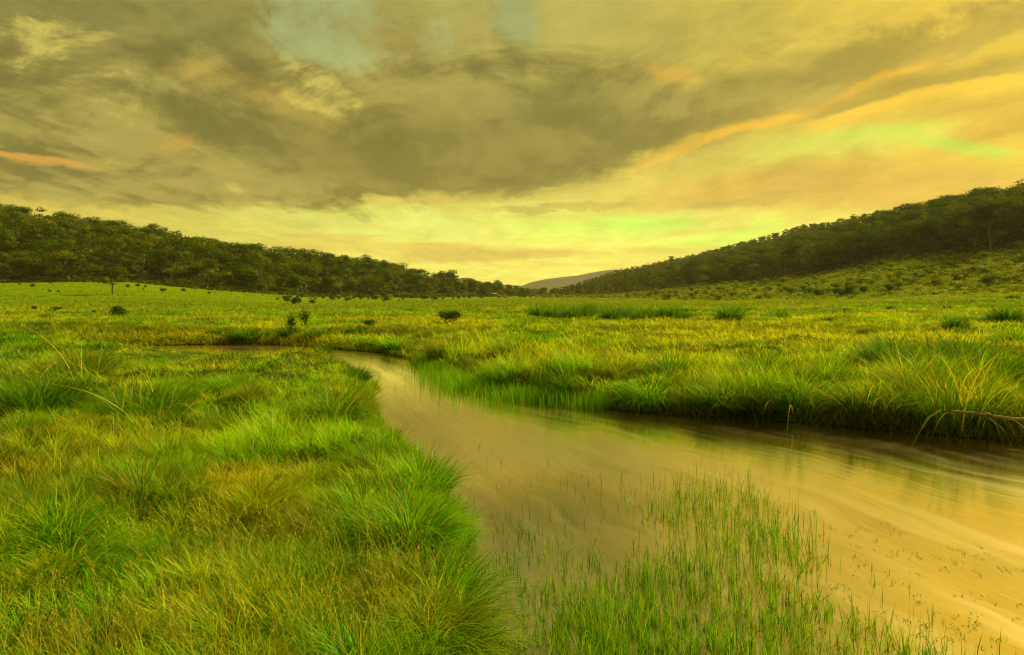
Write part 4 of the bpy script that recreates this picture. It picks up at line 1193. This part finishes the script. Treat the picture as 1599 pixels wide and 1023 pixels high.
# scrub on the right slope: big ones as bushes, the rest as ground cover
for i in range(250):
    P = random.uniform(850, 1680); D1, D2 = tabv(P, 1), tabv(P, 3)
    D = D1 + (D2 - D1) * random.random() ** .8
    low = D < D1 + 8 and P > 1200
    shrub(P, D, random.uniform(.8, 1.7) * (1.35 if low else 1), 'dark bush at the foot of the right slope where scrub meets meadow' if low else 'yellow green scrub bush on the right slope below the trees',
          'bushes at the foot of the right slope' if low else 'scrub bushes on the right slope', protos=(SH if low else SC))
def under_cover():
    V, Q, C = [], [], []; o = 0
    g = np.random.default_rng(18)
    n = 2600
    P = g.uniform(-160, 1720, n); D2 = np.interp(P, TAB[:, 0], TAB[:, 3])
    D = D2 - 5 + 45 * g.random(n) ** 1.5
    x = (P - CX) / F * D; z = height(x, D)
    for i in range(n):
        m = 40; d = g.normal(0, 1, (m, 3)); d /= np.linalg.norm(d, axis=1)[:, None]; d[:, 2] = np.abs(d[:, 2])
        sz = g.uniform(.5, 1.5)
        c = np.array((x[i], D[i], z[i])) + d * np.array((sz * 1.3, sz, sz * .9)) * g.uniform(.4, 1.05, (m, 1))
        v, q, cc = leaf_quads(c, .19, G_LEAF[g.integers(0, 3)] * g.uniform(.8, 1.3, (m, 1)), g, outward=d)
        V.append(v); Q.append(q + o); C.append(cc); o += len(v)
    ob = obj('undergrowth', mesh_np('undergrowth', np.concatenate(V), np.concatenate(Q), mat=M_SHRUB, col=np.concatenate(C)))
    tag(ob, 'dark undergrowth between the trunks along both forest edges', 'undergrowth', kind='stuff')
under_cover()
def scrub_cover():
    V, Q, C = [], [], []; o = 0
    g = np.random.default_rng(8)
    n = 5200
    P = g.uniform(840, 1720, n); D1 = np.interp(P, TAB[:, 0], TAB[:, 1]); D2 = np.interp(P, TAB[:, 0], TAB[:, 3])
    D = D1 + (D2 - D1) * g.random(n) ** .8 * 1.05
    x = (P - CX) / F * D; z = height(x, D)
    for i in range(n):
        m = 42; d = g.normal(0, 1, (m, 3)); d /= np.linalg.norm(d, axis=1)[:, None]; d[:, 2] = np.abs(d[:, 2])
        sz = g.uniform(.35, .9)
        c = np.array((x[i], D[i], z[i])) + d * np.array((sz, sz, sz * .6)) * g.uniform(.4, 1.05, (m, 1))
        v, q, cc = leaf_quads(c, .13, YP[g.integers(0, 4)] * g.uniform(.6, 1.35, (m, 1)), g, outward=d)
        V.append(v); Q.append(q + o); C.append(cc); o += len(v)
    ob = obj('scrub', mesh_np('scrub', np.concatenate(V), np.concatenate(Q), mat=M_SHRUB, col=np.concatenate(C)))
    tag(ob, 'low olive scrub covering the slope under the right forest', 'scrub', kind='stuff')
scrub_cover()
# a few pale stones lying on the right slope
def rock(px, D, s, label):
    g = np.random.default_rng(int(px)); import bmesh
    bm = bmesh.new(); bmesh.ops.create_icosphere(bm, subdivisions=2, radius=1)
    for v in bm.verts: v.co = v.co * (1 + g.normal(0, .12)); v.co.z *= .6
    me = bpy.data.meshes.new('rock'); bm.to_mesh(me); bm.free(); me.materials.append(M_STONE)
    o = obj('rock', me); x, y, z = at(px, D); o.location = (x, y, z + s * .3); o.scale = (s * 1.5, s, s)
    tag(o, label, 'rock', 'pale stones on the right slope')
M_STONE = bark_mat('pale_stone', (.22, .19, .12, 1), (.38, .34, .24, 1))
for px, D, s, lab in ((1472, 112, .40, 'largest pale stone in the scrub of the right slope'), (1532, 122, .3, 'pale stone high on the right slope below the bare trunk'),
                      (1565, 106, .3, 'low pale stone near the right border in the scrub'), (1336, 168, .45, 'pale stump-like stone at the left end of the right forest edge'), (1518, 116, .22, 'smallest pale stone on the right slope')):
    rock(px, D, s, lab)

# ------------------------------------------------------------------ distant hills closing the valley
def far_hills():
    m, nt, out = newmat('hill_bush')
    p = mk(nt, 'ShaderNodeBsdfPrincipled'); p.inputs['Roughness'].default_value = 1
    geo = mk(nt, 'ShaderNodeNewGeometry'); n = noise(nt, geo.outputs['Position'], .02, 8, .7)
    nt.links.new(mixc(nt, n.ss(.35, .65), (.040, .042, .012, 1), (.075, .068, .022, 1)), p.inputs['Base Color'])
    b = mk(nt, 'ShaderNodeBump'); b.inputs['Strength'].default_value = 1; b.inputs['Distance'].default_value = 8; nt.links.new(n.k, b.inputs['Height']); nt.links.new(b.outputs[0], p.inputs['Normal'])
    nt.links.new(p.outputs[0], out.inputs[0])
    D0 = 1700.0
    P = np.linspace(560, 1500, 240); dd = np.linspace(-500, 700, 40)
    PP, DD = np.meshgrid(P, dd)
    sky = np.interp(PP, [560, 790, 806, 830, 850, 880, 900, 930, 955, 985, 1050, 1200, 1500], [470, 462, 451, 441, 436, 433, 431, 425, 421, 422, 430, 440, 470])
    top = CAMZ + (HY - sky) / F * D0
    prof = np.exp(-(DD / 330.0) ** 2)
    x = (PP - CX) / F * D0; y = D0 + DD
    z = top * prof + (fbm(x.ravel(), y.ravel(), 60, 4).reshape(x.shape) - .5) * 5 * prof
    nR, nC = x.shape
    i = np.arange(nR - 1)[:, None] * nC; k = np.arange(nC - 1)[None]
    Q = np.stack([i + k, i + k + 1, i + nC + k + 1, i + nC + k], -1).reshape(-1, 4)
    tag(obj('hills', mesh_np('hills', np.stack([x.ravel(), y.ravel(), z.ravel()], 1), Q, mat=m, smooth=True)), kind='structure')
far_hills()

# ------------------------------------------------------------------ evening haze
def haze():
    m, nt, out = newmat('haze')
    v = mk(nt, 'ShaderNodeVolumePrincipled'); v.inputs['Density'].default_value = HAZE; v.inputs['Color'].default_value = (0.92, 0.86, 0.55, 1); v.inputs['Anisotropy'].default_value = 0.3
    nt.links.new(v.outputs[0], out.inputs['Volume'])
    x0, x1, y0, y1, z0, z1 = -2500, 2500, -300, 2800, -3, 130
    V = np.array([(x, y, z) for z in (z0, z1) for y in (y0, y1) for x in (x0, x1)], float)
    Q = np.array([(0, 2, 3, 1), (4, 5, 7, 6), (0, 1, 5, 4), (2, 6, 7, 3), (0, 4, 6, 2), (1, 3, 7, 5)])
    tag(obj('haze', mesh_np('haze', V, Q, mat=m)), 'thin golden evening haze lying in the valley', 'haze', kind='stuff')
HAZE = 0.00011
if HAZE: haze()
